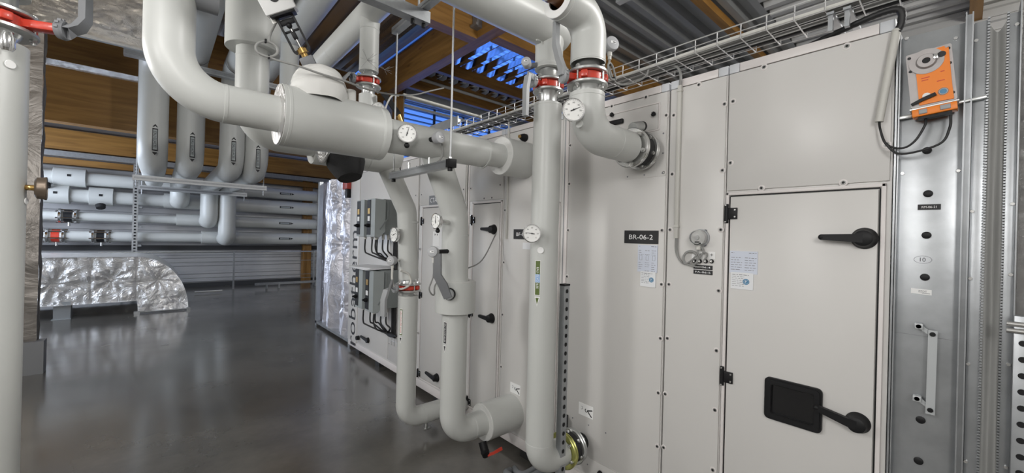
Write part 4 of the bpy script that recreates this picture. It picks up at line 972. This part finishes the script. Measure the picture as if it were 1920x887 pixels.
def front(x, z):
    b = wr((x, 0, z), 3.2, .034) + wr((x * 2.5, 4, z), 3, .016) + sum(star(x, z, *p) for p in pins)
    for sx_ in (-.86, -.28): b -= .02 * math.exp(-((x - sx_) / .02) ** 2)
    return D0 - .03 - b
t = Thing('foil_duct', 'foil wrapped duct elbow turning down onto the floor', 'duct')
fm = MB('foil'); TOP = 1.055
grid_patch(fm, lambda u, v: (lambda x, z: V((x, front(x, z), z)))(-3.2 + 2.92 * u, .24 + (TOP - .24) * v), 150, 44)
Rout, Rin = .78, .06; bc = V((-.28, 0, .265 - .0))
def elb(u, v):
    a = PI / 2 * (1 - u); ro_x, ro_z = .755, TOP - .03; ri_x, ri_z = .03, .24 - .03
    x = -.28 + (ri_x + (ro_x - ri_x) * v) * math.cos(a); z = .03 + (ri_z + (ro_z - ri_z) * v) * math.sin(a)
    return V((x, front(x, z), z))
grid_patch(fm, elb, 60, 44)
def topf(u, v):
    x = -3.2 + 2.92 * u; return V((x, D0 - .03 + (D1 - D0) * v - (1 - v) * .02, TOP + wr((x, v * 1.5, 0), 3, .012) * min(1, v * 8) ))
grid_patch(fm, topf, 60, 16)
def tope(u, v):
    a = PI / 2 * (1 - u); x = -.28 + .755 * math.cos(a); z = .03 + (TOP - .03) * math.sin(a); return V((x, D0 - .05 + (D1 - D0) * v, z))
grid_patch(fm, tope, 40, 12); grid_patch(fm, lambda u, v: V((-3.2 + 2.92 * u, D0 - .05 + (D1 - D0) * v, .24)), 20, 6); grid_patch(fm, lambda u, v: V((-3.2 + 3.675 * u, D1 - .03, .03 + 1.0 * v if u < .79 else .03 + .2 * v)), 20, 6)
t.part('foil_jacket', fm)
t.part('corner_strip', MB('galv').tube([(-.25, D0 - .06, .025), (.47, D0 - .06, .025)], .012, 8).bb((-.30, D0 - .08, 0), (-.22, D0 + .02, .05)).bb((.45, D0 - .08, 0), (.51, D0 + .02, .05)))
for x in (-1.13,): t.part('leg', MB('zinc_dull').bb((x - .16, D0 - .02, 0), (x + .02, D0, .30)).bb((x + .02, D0 - .02, 0), (x + .04, D0 + .16, .30)).bb((x - .18, D0 - .05, 0), (x + .05, D0 + .18, .008)))
t.done()

# foil wrapped column at left, behind the near pipe
t = Thing('foil_duct', 'foil wrapped upright duct behind the nearest pipe at the edge', 'duct')
fm = MB('foil_dim_reflection'); X1, Y0_ = -.955, 6.6  # silver foil; its dim brownish reflections are painted as a dark base colour
grid_patch(fm, lambda u, v: V((-2.2 + (X1 + 2.2) * u, Y0_ + wr((u * 2, 5, v * 6), 2.2, .02), .07 + 3.7 * v)), 24, 70)
grid_patch(fm, lambda u, v: V((X1 + wr((9, u * 2, v * 6), 2.2, .012), Y0_ + .14 * u, .07 + 3.7 * v)), 16, 70)
t.part('foil_jacket', fm); t.part('foot', MB('lever_dark').bb((X1 - .10, Y0_ - .06, 0), (X1 + .06, Y0_ + .1, .35))); t.done()
t = Thing('foil_duct', 'foil faced duct hanging under the ceiling at the upper edge', 'duct')
fm = MB('foil_wood_reflection')  # brown of the reflected wood and floor is put into the foil colour
grid_patch(fm, lambda u, v: V((-3.6 + 3.55 * u, 2.9 + 3.7 * v, 3.75 + wr((u * 4, v * 4, 2), 2, .05))), 60, 60); fm.bb((-3.6, 2.9, 3.80), (-.05, 6.6, 4.12)); fm.mat('galv').bb((-3.6, 6.58, 3.72), (-.03, 6.63, 3.78))
t.part('foil_jacket', fm); t.done()
# foil wrapped column at the end of the unit
t = Thing('foil_duct', 'foil wrapped bulging duct section at the far end of the unit', 'duct')
fm = MB('foil_fold')
def fold(y, z): return (.055 * math.sin(y * 10.5 + .5 * math.sin(z * 2)) + .03 * math.sin(y * 23 + 1.1 * math.sin(z * 1.7)) + .010 * math.sin(y * 57 + 2.2 * math.sin(z * 2.1)) + wr((y * 2, z * .35, 3), 4, .03) + sum(star(y, z, a, b, .04) for a, b in ((6.0, 2.05), (5.95, 1.45), (6.45, 1.4), (6.5, 2.1), (6.1, .5))))
grid_patch(fm, lambda u, v: (lambda y, z: V((2.20 - fold(y, z) - .10 * math.sin(PI * min(1, max(0, u))), y, z)))(5.66 + 1.7 * u, .08 + 2.36 * v), 90, 110)
grid_patch(fm, lambda u, v: V((2.12 + 1.0 * u, 7.36, .08 + 2.36 * v)), 8, 8); grid_patch(fm, lambda u, v: V((2.12 + 1.0 * u, 5.66 + 1.7 * v, 2.44)), 8, 8)
t.part('foil_jacket', fm); t.part('frame_leg', MB('galv').bb((2.05, 7.28, 0), (2.11, 7.36, 2.45)).bb((2.05, 5.66, .04), (2.3, 7.36, .08)).bb((2.05, 5.70, 0), (2.12, 5.78, .05)).bb((2.6, 5.66, 0), (2.7, 7.3, .09)))
t.done()
one('actuator', MB('red_paint').bb((1.93, 5.62, 2.20), (2.02, 5.80, 2.38), .01).mat('black').bb((1.94, 5.64, 2.08), (2.0, 5.72, 2.21), .005), 'small red and black actuator at the top of the far unit end', 'actuator')

# ================================================================== DAMPER AND FLEXIBLE CONNECTION AT THE RIGHT
t = Thing('damper', 'galvanized damper frame with linkage between unit and flexible connector', 'damper')
pl = MB('galv').bb((2.005, .006, .04), (2.35, .168, 2.352), .001); t.part('frame_plate', pl)
rl_ = MB('galv').bb((1.985, .160, .04), (2.3, .1635, 2.36)).bb((1.988, .1665, .04), (2.3, .172, 2.36)); rl_.bb((1.975, .004, .04), (2.3, .0075, 2.375)).bb((1.972, -.0105, .04), (2.3, -.007, 2.37)).bb((1.99, -.007, .04), (2.3, .004, 2.37))
t.part('edge_rails', rl_)
for q in ((1738, 282), (1740, 363), (1737, 441), (1734, 520), (1726, 788), (1722, 865)):
    a = F(*q); t.part('plug', MB('black').lathe(fp(*a, -.004), XM, [(0, .0125), (.004, .012), (.006, .008), (.006, 0)], 18))
a = F(1742, 388); p_ = t.part('nameplate', MB('ink').bb((2.0045, a[0] - .028, a[1] - .0095), (2.0025, a[0] + .028, a[1] + .0095))); t.part('lettering', MB('ink_white').text('RM-06-21', fp(*a, -.002), UY, UZ, .036, .0075), p_)
a = F(1727, 547); p_ = t.part('type_label', MB('white').box(fp(*a, -.004), (.002, .051, .018), (V((1, 0, 0)), V((0, 1, .05)).normalized(), UZ))); t.part('lettering', MB('ink_grey').text('EZDT', fp(a[0] - .004, a[1] + .001, -.0022), UY, UZ, .020, .007).bb((2.0029, a[0] - .022, a[1] - .006), (2.0025, a[0] - .002, a[1] - .0045)), p_)
a = F(1730, 487)
ml = MB('ink').text('10', fp(*a, -.0042), UY, UZ, .014, .014); ml.hollow([(.0225 * math.cos(x * PI / 14), .0135 * math.sin(x * PI / 14)) for x in range(28)], [(.0215 * math.cos(x * PI / 14), .0126 * math.sin(x * PI / 14)) for x in range(28)], fp(*a, -.0048), UY, UZ, .0004); t.part('handwriting', ml)
for q in ((1797, 320), (1692, 325), (1700, 72), (1792, 71)): a = F(*q); t.part('screw', MB('steel').lathe(fp(*a, -.004), XM, [(0, .006), (.004, .005), (.004, 0)], 12))
t.part('seam_line', MB('galv_dark').bb((2.0046, .01, 1.288), (2.0035, .165, 1.290)))
for za, zb in ((1.325, 1.300), (1.075, 1.050)):
    ya, yb = .098, .067
    t.part('crank', MB('zinc_dull').bar([fp(ya, za, .012), fp(yb, zb, .012)], [.014, .012], .005, XM).cyl(fp(ya, za, -.005), fp(ya, za, .03), .007, 12).box(fp(ya, za, .02), (.02, .022, .02), None, .003))
li = MB('zinc_dull').bar([fp(.064, 1.316, .020), fp(.066, 1.030, .020)], .022, .004, XM); k_ = t.part('link_bar', li)
for yy, zz in ((.0645, 1.303), (.0658, 1.045)): t.part('bolt', MB('black').lathe(fp(yy, zz, .022), XM, [(0, .0075), (.004, .0075), (.004, 0)], 14), k_)
t.done()
# actuator
t = Thing('damper_actuator', 'orange and grey damper actuator above the small black plate', 'actuator')
c = V((1.955, .083, 2.175)); au = V((0, -.985, .0)); u_ = V((0, -.995, -.0)); v_ = V((0, .0, 1.))
tilt = math.radians(5); u_ = V((0, -math.cos(tilt), math.sin(tilt) * 1.0)); v_ = V((0, math.sin(tilt), math.cos(tilt)))
o = c
t.part('body', MB('alu_cast').prism(rrect(.108, .190, .006), o + V((.045, 0, 0)), u_, v_, .055))
cov = MB('orange').bar([o + V((-.0115, 0, 0)) + v_ * .085 + u_ * .022, o + V((-.0115, 0, 0)) + v_ * -.088 + u_ * .006], [.05, .080], .003, XM); cov.prism([(-.033, -.09), (.047, -.09), (.044, .06), (.038, .09), (.006, .09), (.010, .03), (-.033, .02)], o - V((.0102, 0, 0)), u_, v_, .004)
q = t.part('cover', cov)
t.part('print', MB('ink_red').box(o - V((.0145, 0, 0)) + v_ * .0 - u_ * .012, (.0006, .02, .003), (V((1, 0, 0)), u_, v_)).box(o - V((.0145, 0, 0)) - v_ * .008 - u_ * .014, (.0006, .016, .0025), (V((1, 0, 0)), u_, v_)).box(o - V((.0145, 0, 0)) - v_ * .022 + u_ * .022, (.0006, .018, .0025), (V((1, 0, 0)), u_, v_)).box(o - V((.0145, 0, 0)) + v_ * .008 + u_ * .028, (.0006, .009, .003), (V((1, 0, 0)), u_, v_)), q)
hb_ = o - V((.012, 0, 0)) + v_ * .055 - u_ * .006
t.part('clamp_hub', MB('alu_cast').lathe(hb_, XM, [(0, .042), (.004, .042), (.004, .026), (.008, .024), (.014, .022), (.014, .010)], 36).mat('black').disc(hb_ + V((-.006, 0, 0)), XM, .0105, .006, 20).mat('chrome').box(hb_ + V((-.012, 0, 0)) + u_ * .022 + v_ * .006, (.008, .012, .02), (V((1, 0, 0)), u_, v_), .002))
for dx, dz in ((-.046, .082), (.046, .080), (-.046, .035), (.046, .030), (.046, -.07)): t.part('screw_hole', MB('ink').disc(o + u_ * dx + v_ * dz - V((.0102, 0, 0)), XM, .0048, .0012, 14))
t.part('gear_button', MB('ink').disc(o + u_ * .03 + v_ * .065 - V((.0145, 0, 0)), XM, .010, .002, 20, .0005).mat('alu_cast').ring(o + u_ * .025 - v_ * .060 - V((.0148, 0, 0)), XM, .008, .012, .002).mat('ink_blue').disc(o + u_ * .025 - v_ * .060 - V((.0145, 0, 0)), XM, .0085, .002, 18, .0005).mat('white').disc(o - u_ * .014 - v_ * .062 - V((.0145, 0, 0)), XM, .010, .001, 18, .0003))
t.part('crank_handle', MB('black').bar([o - u_ * .052 - v_ * .083 - V((.017, 0, 0)), o - u_ * .02 - v_ * .072 - V((.021, 0, 0)), o + u_ * .008 - v_ * .064 - V((.021, 0, 0))], [.008, .011, .011], .006, XM))
t.part('bracket', MB('zinc').box(o - v_ * .098 + V((.02, 0, 0)), (.06, .115, .004), (V((1, 0, 0)), u_, v_)).box(o - v_ * .098 + u_ * .082 + V((.03, 0, 0)), (.012, .07, .010), (V((1, 0, 0)), u_, v_), .002).box(o - v_ * .108 - u_ * .07 + V((.035, 0, 0)), (.012, .034, .012), (V((1, 0, 0)), u_, v_), .002))
t.part('terminal_block', MB('orange').box(o - v_ * .113 + V((.012, 0, 0)), (.046, .106, .026), (V((1, 0, 0)), u_, v_), .003).mat('lever').box(o - v_ * .112 - u_ * .026 - V((.012, 0, 0)), (.006, .02, .016), (V((1, 0, 0)), u_, v_), .002).box(o - v_ * .112 + u_ * .026 - V((.012, 0, 0)), (.006, .024, .016), (V((1, 0, 0)), u_, v_), .002).mat('black').box(o - v_ * .130 + V((.012, 0, 0)), (.03, .08, .010), (V((1, 0, 0)), u_, v_)))
t.done()
tb_ = o - v_ * .135 + V((.012, 0, 0))
HT = V((1.975, .172, 2.375)); HB = V((1.965, .212, 2.052))
one('conduit_tube', MB('conduit').tube([HT, HB], .0125, 18).mat('conduit').ring(HT, HB - HT, .008, .0135, .01), 'pale slanting conduit tube beside the orange actuator', 'conduit')
one('corrugated_hose', MB('cable_black').tube(smooth_path([V((2.05, .45, 2.438)), V((1.99, .30, 2.446)), V((1.975, .21, 2.455)), V((1.972, .165, 2.445)), V((1.974, .160, 2.40)), HT + V((0, .001, -.01))], 8), [.011 + .0012 * (k % 2) for k in range(41)], 14), 'black corrugated hose bending over the top corner of the unit', 'hose')
for k, (dy, zz, lab) in enumerate(((-.018, 1.945, 'shorter'), (.030, 1.925, 'longer'))):
    e = tb_ + V((0, dy * -1.2, 0))
    one('cable', MB('cable_black').tube(smooth_path([HB + V((0, 0, .01)), HB + V((0, -.004, -.03)), V((1.955, .19, 1.965)), V((1.955, .15, zz)), V((1.955, e.y + .025, zz + .02)), V((1.96, e.y + .002, zz + .07)), e], 6), .0036, 10), '%s black cable hanging below the orange actuator' % lab, 'cable')

# flexible connector
t = Thing('flexible_connector', 'galvanized flexible duct connector with toothed metal strips right of the damper', 'duct connector')
ca, cb, cc = F(1848, 300)[0], F(1884, 300)[0], F(1906, 300)[0]
t.part('near_strip', MB('galv').bb((1.998, ca + .002, .03), (2.3, -.0115, 2.34), .001)); t.part('far_strip', MB('galv').bb((1.992, cc, .03), (2.3, cb - .002, 2.34), .001).bb((1.975, cc - .003, .03), (2.3, cc, 2.37)))
fab = MB('fabric_grey'); grid_patch(fab, lambda u, v: V((2.003 + .008 * math.sin(PI * u) - .006 * math.sin(3 * PI * u) + .004 * math.sin(v * 19 + u * 4), ca + (cb - ca) * u, .03 + 2.30 * v - .03 * math.sin(PI * u) * (v > .99))), 16, 50); t.part('fabric', fab)
for y_, nm in ((ca, 'near_crimp'), (cb, 'far_crimp')):
    cr = MB('galv')
    for k in range(250): cr.bb((1.990, y_ - .0025, .05 + .0092 * k), (2.005, y_ + .0025, .0555 + .0092 * k))
    t.part(nm, cr)
for z in (2.28, 1.72, 1.5, 1.22, .9): t.part('bolt', MB('steel').lathe((1.999, -.0165, z), XM, [(0, .006), (.006, .005), (.006, 0)], 8)); t.part('bolt', MB('steel').lathe((1.993, cc + .006, z + .02), XM, [(0, .006), (.006, .005), (.006, 0)], 8))
t.done()
t = Thing('foil_duct', 'crumpled foil wrapped duct at the right edge of the photo', 'duct')
fm = MB('foil_fine'); grid_patch(fm, lambda u, v: V((2.0 + wr((u, v * 9, 0), 4, .03), cc - .006 - .9 * u, .02 + 2.36 * v)), 40, 110); fm.bb((2.06, -1.0, .02), (2.9, cc - .02, 2.36)); t.part('foil_jacket', fm); t.done()
pa = F(1897, 760, 1.93)[0]
t = Thing('strut_post', 'perforated galvanized post with bolts at the right edge', 'post')
t.part('channel', MB('galv').bb((1.925, -.150, 0), (1.955, pa, 1.40), .001))
for k in range(18): t.part('slot_hole', MB('black').lathe((1.9247, pa - .018, 1.32 - .048 * k), XM, [(0, .009), (.0008, .009), (.0008, 0)], 14))
t.part('cross_bolt', MB('steel').cyl((1.925, -.09, 1.375), (1.925, -.20, 1.375), .008, 12).cyl((1.925, -.09, 1.355), (1.925, -.20, 1.355), .008, 12)); t.done()

# ================================================================== CABLE TRAY ABOVE THE UNIT
TX0, TX1, TZ0, TZ1 = 1.915, 2.115, 2.505, 2.566
ct = MB('wire'); y0, y1 = -.55, 4.6
for x, z, r_ in ((TX0, TZ1, .0032), (TX0, TZ0 + .03, .0025), (TX0 + .004, TZ0, .0025), (TX0 + .05, TZ0, .0025), (TX0 + .10, TZ0, .0025), (TX0 + .15, TZ0, .0025), (TX1, TZ0, .0025), (TX1, TZ0 + .03, .0025), (TX1, TZ1, .0032)):
    ct.cyl((x, y0, z), (x, y1, z), r_, 8)
y = -.53
k = 0
while y < y1:
    ct.tube([(TX0, y, TZ1), (TX0, y, TZ0), (TX1, y, TZ0), (TX1, y, TZ1)], .0026, 7); y += .1
one('cable_tray', ct, 'wire basket cable tray running above the white unit', 'cable tray')
one('cable_tray_cover', MB('galv').bb((1.90, 2.88, 2.56), (1.935, 3.35, 2.60), .003).bb((1.90, 2.88, 2.54), (1.905, 3.35, 2.62)), 'short galvanized side plate clipped on the wire cable tray', 'tray plate')
for k, (x, z, r_, m_) in enumerate(((1.935, 2.520, .0085, 'cable_white'), (1.953, 2.517, .007, 'cable_grey'), (1.972, 2.519, .008, 'cable_grey'), (1.992, 2.517, .007, 'cable_black'), (2.03, 2.518, .008, 'cable_grey'), (2.06, 2.518, .009, 'cable_black'))):
    pth = [(x + .004 * math.sin(j * 1.7 + k), -.5 + j * .35, z + .003 * math.sin(j * 2.1 + k)) for j in range(15)]
    one('cable', MB(m_).tube(smooth_path(pth, 4), r_, 8), '%s cable lying along the wire basket tray' % {'cable_white': 'pale', 'cable_grey': 'grey', 'cable_black': 'black'}[m_], 'cable', {'cable_white': 'pale', 'cable_grey': 'grey', 'cable_black': 'black'}[m_] + ' cables in the wire basket tray')
for k, y in enumerate((.75, .95, 1.15, 1.35)):
    pass
br = MB('galv').bb((1.93, .295, 2.49), (2.16, .318, 2.500)).bb((1.94, .30, 2.43), (1.96, .315, 2.495)); br.bb((1.93, .345, 2.49), (2.16, .368, 2.500)).bb((1.94, .35, 2.43), (1.96, .365, 2.495))
one('tray_bracket', br, 'galvanized bracket under the tray near the unit corner', 'bracket')
ys = (1.05, 1.9, 2.8, 3.7)
one('tray_bracket', MB('galv').bb((1.93, 1.985, 2.49), (2.16, 2.01, 2.500)).bb((2.05, 1.985, 2.43), (2.09, 2.01, 2.495)), 'galvanized bracket under the tray behind the two valves', 'bracket')
one('tray_bracket', MB('galv').bb((1.93, 4.0, 2.49), (2.16, 4.03, 2.500)).bb((2.05, 4.0, 2.43), (2.09, 4.03, 2.495)), 'galvanized bracket under the far end of the tray', 'bracket')
# trunking down to the pressure switch
CY0 = .972
one('cable_duct', MB('conduit').bb((1.972, CY0 - .010, 1.612), (1.991, CY0 + .010, 2.392), .003).bb((1.968, CY0 - .013, 1.668), (1.991, CY0 + .013, 1.678)).bb((1.968, CY0 - .013, 2.36), (1.991, CY0 + .013, 2.368)), 'pale square trunking running down to the pressure switch', 'conduit')
one('cable', MB('cable_grey').tube(smooth_path([V((1.96, 1.13, 2.525)), V((1.975, 1.07, 2.53)), V((1.985, 1.0, 2.50)), V((1.982, CY0, 2.45)), V((1.981, CY0, 2.38))], 8), .0065, 10), 'grey cable arching from the tray into the pale trunking', 'cable')
pl_ = V((1.985, F(1298, 478)[0], F(1298, 478)[1]))
for k in (0, 1):
    lp = [V((1.983, CY0 + .004 - .008 * k, 1.625)), V((1.983, CY0 + .004 - .008 * k, 1.56)), V((1.982, CY0 - .008 - .004 * k, 1.52)), V((1.98, CY0 - .035, 1.488))]
    for j in range(8):
        a = -2.2 + j * 2 * PI / 7; lp.append(V((1.978 - .0015 * j, .892 - (.036 - .003 * k) * math.cos(a), 1.515 + (.036 - .003 * k) * math.sin(a))))
    lp += [V((1.968, .862 - .004 * k, 1.53)), V((1.97, .858 - .004 * k, 1.56))] if k == 0 else [V((1.975, .87, 1.475)), V((1.985, .842, 1.474))]
    one('cable', MB('cable_grey').tube(smooth_path(lp, 5), .0042, 8), ('grey cable coil ending at the pressure switch', 'grey tube coil ending at the small port nipples')[k], 'cable')
t = Thing('pressure_switch', 'round clear covered pressure switch above two black plates', 'pressure switch')
a = F(1316, 446); c = fp(a[0], a[1], .008)
t.part('base', MB('sensor').lathe(c, XM, [(0, .042), (.010, .042), (.012, .038), (.02, .038), (.02, 0)], 36).mat('lever_dark').disc(c + V((-.002, -.022, .033)), XM, .008, .006, 14).disc(c + V((-.002, -.020, -.034)), XM, .008, .006, 14))
t.part('dial', MB('dial').lathe(c + V((-.02, 0, 0)), XM, [(0, .032), (.016, .030), (.016, 0)], 30).mat('white').lathe(c + V((-.036, 0, 0)), XM, [(0, .012), (.010, .010), (.010, 0)], 20).mat('ink').box(c + V((-.037, .0, -.021)), (.002, .022, .006)))
t.part('clear_cover', MB('clear').lathe(c + V((-.02, 0, 0)), XM, [(0, .0385), (.034, .036), (.040, .031), (.042, 0)], 36))
t.part('cable_gland', MB('cable_white').cyl(c + V((-.02, .004, -.038)), c + V((-.02, .004, -.058)), .011, 14)); t.done()
for k, x in enumerate((1314, 1325)):
    a = F(x, 489); one('tube', MB('cable_grey').tube(smooth_path([c + V((-.015, -.006, -.04)), c + V((-.014, -.018, -.065)), V((1.975, a[0] - .012 + .03 * (1 - k) * 0, a[1] + .03)), V((1.976, a[0], a[1] + .004))], 6), .0042, 8), ('clear grey tube from the pressure switch to the left plus port', 'clear grey tube from the pressure switch to the minus port')[k], 'tube')
# vertical conduits beside CTA and BF sections
one('cable_duct', MB('conduit').bb((1.980, 2.300, 1.58), (1.992, 2.318, 2.40), .003).cyl((1.985, 2.309, 2.39), (1.985, 2.309, 2.47), .005, 8), 'thin pale trunking between the BF plate and the handled door', 'conduit')
one('cable_duct', MB('conduit').bb((1.988, 2.845, 1.35), (1.996, 2.857, 2.40), .002), 'thin pale trunking left of the two handled door', 'conduit')

# ================================================================== TRAPEZE HANGER UNDER THE CROSSING PIPE
hx = 1.105; hz = 1.972; ya_, yb_ = 1.735, 2.42
def onz(px, py, Z):
    d = ray(px, py); s = (Z - 1.6) / d[2]; return d[0] * s, d[1] * s
(hx, ya_), (_, yb_) = onz(848, 306, hz), onz(735, 331, hz)
t = Thing('trapeze_hanger', 'galvanized strut hanger under the crossing grey pipe', 'hanger')
t.part('channel', MB('galv').bb((hx - .02, ya_, hz - .02), (hx + .02, yb_, hz + .02)).mat('galv_dark').bb((hx - .022, ya_ + .02, hz + .008), (hx - .02, yb_ - .02, hz + .014)))
t.part('end_cap', MB('black').bb((hx - .022, ya_ - .008, hz - .022), (hx + .022, ya_ + .03, hz + .022), .002)); 
for y in (ya_ + .02, yb_ - .03): t.part('nut', MB('black').cyl((hx, y, hz - .02), (hx, y, hz - .038), .013, 12).mat('zinc').cyl((hx, y, hz + .02), (hx, y, hz + .034), .013, 6))
t.part('saddle_bolt', MB('steel').cyl((hx, 2.0, hz + .02), (hx, 2.0, hz + .06), .007, 10).cyl((hx, 2.24, hz + .02), (hx, 2.24, hz + .06), .007, 10)); t.done()
one('threaded_rod', MB('rod').cyl((hx, ya_ + .02, hz - .03), (hx, ya_ + .02, 2.90), .0055, 10), 'long threaded rod holding the near end of the strut hanger', 'rod')
one('threaded_rod', MB('rod').cyl((hx, yb_ - .03, hz - .03), (hx, yb_ - .03, 2.90), .0055, 10), 'long threaded rod holding the far end of the strut hanger', 'rod')
one('strut_channel', MB('galv').bb((hx - .02, 1.2, 2.90), (hx + .02, yb_ + .01, 2.94)).mat('galv_dark').bb((hx - .022, 1.22, 2.915), (hx - .02, yb_, 2.925)).mat('rod').cyl((hx - .07, 2.3, 2.93), (hx - .07, 2.3, 3.10), .007, 8).cyl((hx + .07, 2.3, 2.93), (hx + .07, 2.3, 3.10), .007, 8).bb((hx - .08, 2.285, 2.935), (hx + .08, 2.315, 2.945)), 'narrow strut under the thin overhead pipe holding the threaded rods', 'support')
one('strut_channel', MB('galv_dark').bb((.52, 2.085, 2.832), (1.168, 2.15, 2.898)).mat('black').cyl((1.07, 2.115, 2.832), (1.07, 2.115, 2.808), .011, 10).cyl((1.14, 2.115, 2.832), (1.14, 2.115, 2.808), .011, 10), 'dark strut channel crossing under the thin overhead pipe', 'support')
one('strut_channel', MB('galv').bb((1.905, .2, 2.93), (1.945, 1.32, 2.97)), 'galvanized strut above the bent open pipe', 'support')
# conduits near the louvres
one('conduit_tube', MB('conduit').tube([(1.20, 2.47, 2.52), (1.93, 2.60, 2.56)], .009, 10), 'pale conduit reaching from the actuator cable to the tray', 'conduit')
one('cable', MB('cable_white').tube(smooth_path([V((1.18, 2.5, 2.515)), V((1.13, 2.5, 2.50)), V((1.10, 2.52, 2.42)), V((1.09, 2.52, 2.35))] + [V((1.075 + .035 * math.cos(1.0 + j), 2.52, 2.33 + .06 * math.sin(1.0 + j))) for j in range(7)] + [V((1.13, 2.5, 2.26)), V((1.14, 2.3, 2.23))], 5), .0055, 8), 'pale cable coil hanging in front of the louvres', 'cable')
one('conduit_tube', MB('conduit').tube([(1.14, 2.95, 2.43), (1.92, 3.1, 2.47)], .010, 10), 'pale conduit running behind the crossing pipe to the tray', 'conduit')
one('conduit_tube', MB('conduit').tube([(3.9, 8.165, 5.09), (7.6, 8.165, 5.09)], .035, 12), 'pale conduit under the purlin by the louvres', 'conduit')
one('drain_hose', MB('hose_grey').tube(smooth_path([V((1.80, 1.99, .03)), V((1.74, 1.96, .05)), V((1.74, 1.88, .055)), V((1.82, 1.83, .05)), V((1.95, 1.82, .06))], 6), .022, 14).tube(smooth_path([V((1.84, 1.99, .03)), V((1.81, 1.93, .04)), V((1.84, 1.89, .04)), V((1.95, 1.88, .05))], 6), .020, 14), 'dark grey drain hose curled on the floor under the tall pipe', 'hose')
for k, (x, y, z) in enumerate(((1.05, 2.72, 2.78), (1.18, 2.74, 2.76))):
    mbw = MB('steel')
    for j in range(14):
        a = random.uniform(0, 2 * PI); e = random.uniform(-.8, .9); l = random.uniform(.03, .09)
        mbw.tube([(x, y, z), (x + l * math.cos(a) * (1 if k else -1) * .8, y - .02, z + l * e)], .0009, 4)
    one('wire_tuft', mbw, ('bristling tuft of loose wire ends left of the rear riser', 'bristling tuft of loose wire ends right of the rear riser')[k], 'wire')

# ================================================================== NEAREST PIPE AT THE LEFT
NX, NY, NR = -.436, 2.2, .086
t = Thing('insulated_pipe', 'nearest grey pipe cut off by the left edge', 'pipe')
t.part('jacket', MB('jacket').tube([(NX, NY, .0), (NX, NY, 2.215)], NR, 48)); t.part('steel_neck', MB('steel').cyl((NX, NY, 2.2), (NX, NY, 2.245), .055, 28)); an = vcam(NX, NY) + .62
t.part('round_sticker', MB('white').disc((NX + .055, NY - .070, 2.135), (.62, -.78, 0), .014, .003, 24)); t.part('round_sticker', MB('white').disc((NX + .0865, NY - .01, 1.682), (.98, -.2, 0), .012, .003, 24)); t.done()
valve('red butterfly valve above the nearest pipe, grey lever pointing up', (NX, NY, 2.292), .108, (.93, -.36, 0), [(.016, -.006, .0), (.040, -.014, .015), (.056, -.014, .05), (.056, -.014, .17)], [.058, .054, .050, .044, .042], 'lever_dark', gap=.058, rpipe=.058, nlen=.125)
t = Thing('insulated_pipe', 'grey pipe continuing above the nearest red valve', 'pipe'); t.part('jacket', MB('jacket').tube([(NX, NY, 2.39), (NX, NY, 3.9)], NR, 40)); t.part('steel_neck', MB('steel').cyl((NX, NY, 2.33), (NX, NY, 2.40), .055, 28)); t.done()
thermometer('dial thermometer seen from behind on the nearest pipe', (NX + .128, NY - .01, 1.730), (.99, .10, 0), .040, (NX + .08, NY, 1.730), 60, back='bronze_dark')
t = Thing('air_vent', 'chrome air vent with brass fitting on the nearest red valve', 'vent')
t.part('bulb', MB('chrome').lathe((NX + .055, NY - .115, 2.165), UZ, [(0, 0), (.0, .012), (.012, .019), (.045, .019), (.062, .015), (.066, 0)], 24)); t.part('fitting', MB('brass').cyl((NX + .055, NY - .115, 2.215), (NX - .02, NY - .07, 2.215), .010, 12)); t.done()

# ================================================================== LIGHT
wd = bpy.data.worlds.new('dusk'); SC.world = wd; wd.use_nodes = True
wd.node_tree.nodes['Background'].inputs['Color'].default_value = (.115, .30, 1.0, 1); wd.node_tree.nodes['Background'].inputs['Strength'].default_value = 1.0
def area(name, loc, target, sx_, sy_, power, col):
    l = bpy.data.lights.new(name, 'AREA'); l.shape = 'RECTANGLE'; l.size = sx_; l.size_y = sy_; l.energy = power; l.color = col
    o_ = bpy.data.objects.new(name, l); COL.objects.link(o_); o_.location = loc
    o_.rotation_euler = (V(target) - V(loc)).to_track_quat('-Z', 'Y').to_euler(); return o_
def unseen_lamp(name, loc, power, size, col):
    l = bpy.data.lights.new(name, 'POINT'); l.energy = power; l.shadow_soft_size = size; l.color = col
    o_ = bpy.data.objects.new(name, l); COL.objects.link(o_); o_.location = loc; return o_
unseen_lamp('unseen_lamp', (-1.25, -1.35, 2.6), 138, .4, (1, .985, .965))  # assumed light behind the camera, set from the pipe shadows on the panels
unseen_lamp('panel_fill', (-2.3, .95, 2.45), 80, .3, (1, .985, .965))  # added fill without a visible source, evens the light on the middle panels
unseen_lamp('unseen_lamp.001', (-.9, .98, 2.68), 34, .2, (1, .985, .965))  # assumed light, set from the bright spot on the upper panel
unseen_lamp('unseen_lamp.002', (-1.5, 3.5, 2.5), 130, .25, (1, .99, .97))  # assumed light with no fixture, moved to brighten the far unit panels
unseen_lamp('unseen_lamp.003', (-2.8, 9.0, 4.0), 10, .3, (.93, .96, 1))  # added faint cool light for the far end, no fixture there
unseen_lamp('roof_fill', (4.2, -1.6, 4.1), 420, .25, (1, .985, .96))  # added fill without a visible source, brightens the roof deck from below
area('assumed_daylight', (-3.9, 10.9, 2.1), (0, 11.4, 1.0), 4.2, 2.0, 360, (.76, .85, 1))  # assumed cool daylight on the far pipes; the left wall has no opening
area('dusk_sky', (6.7, 9.9, 3.2), (6.0, 5.0, 5.0), 4.4, 2.6, 60, (.10, .28, 1))

vs_ = SC.view_settings; vs_.view_transform = 'Standard'; vs_.look = 'None'; vs_.exposure = 0.0; vs_.gamma = 1.0; vs_.use_curve_mapping = False
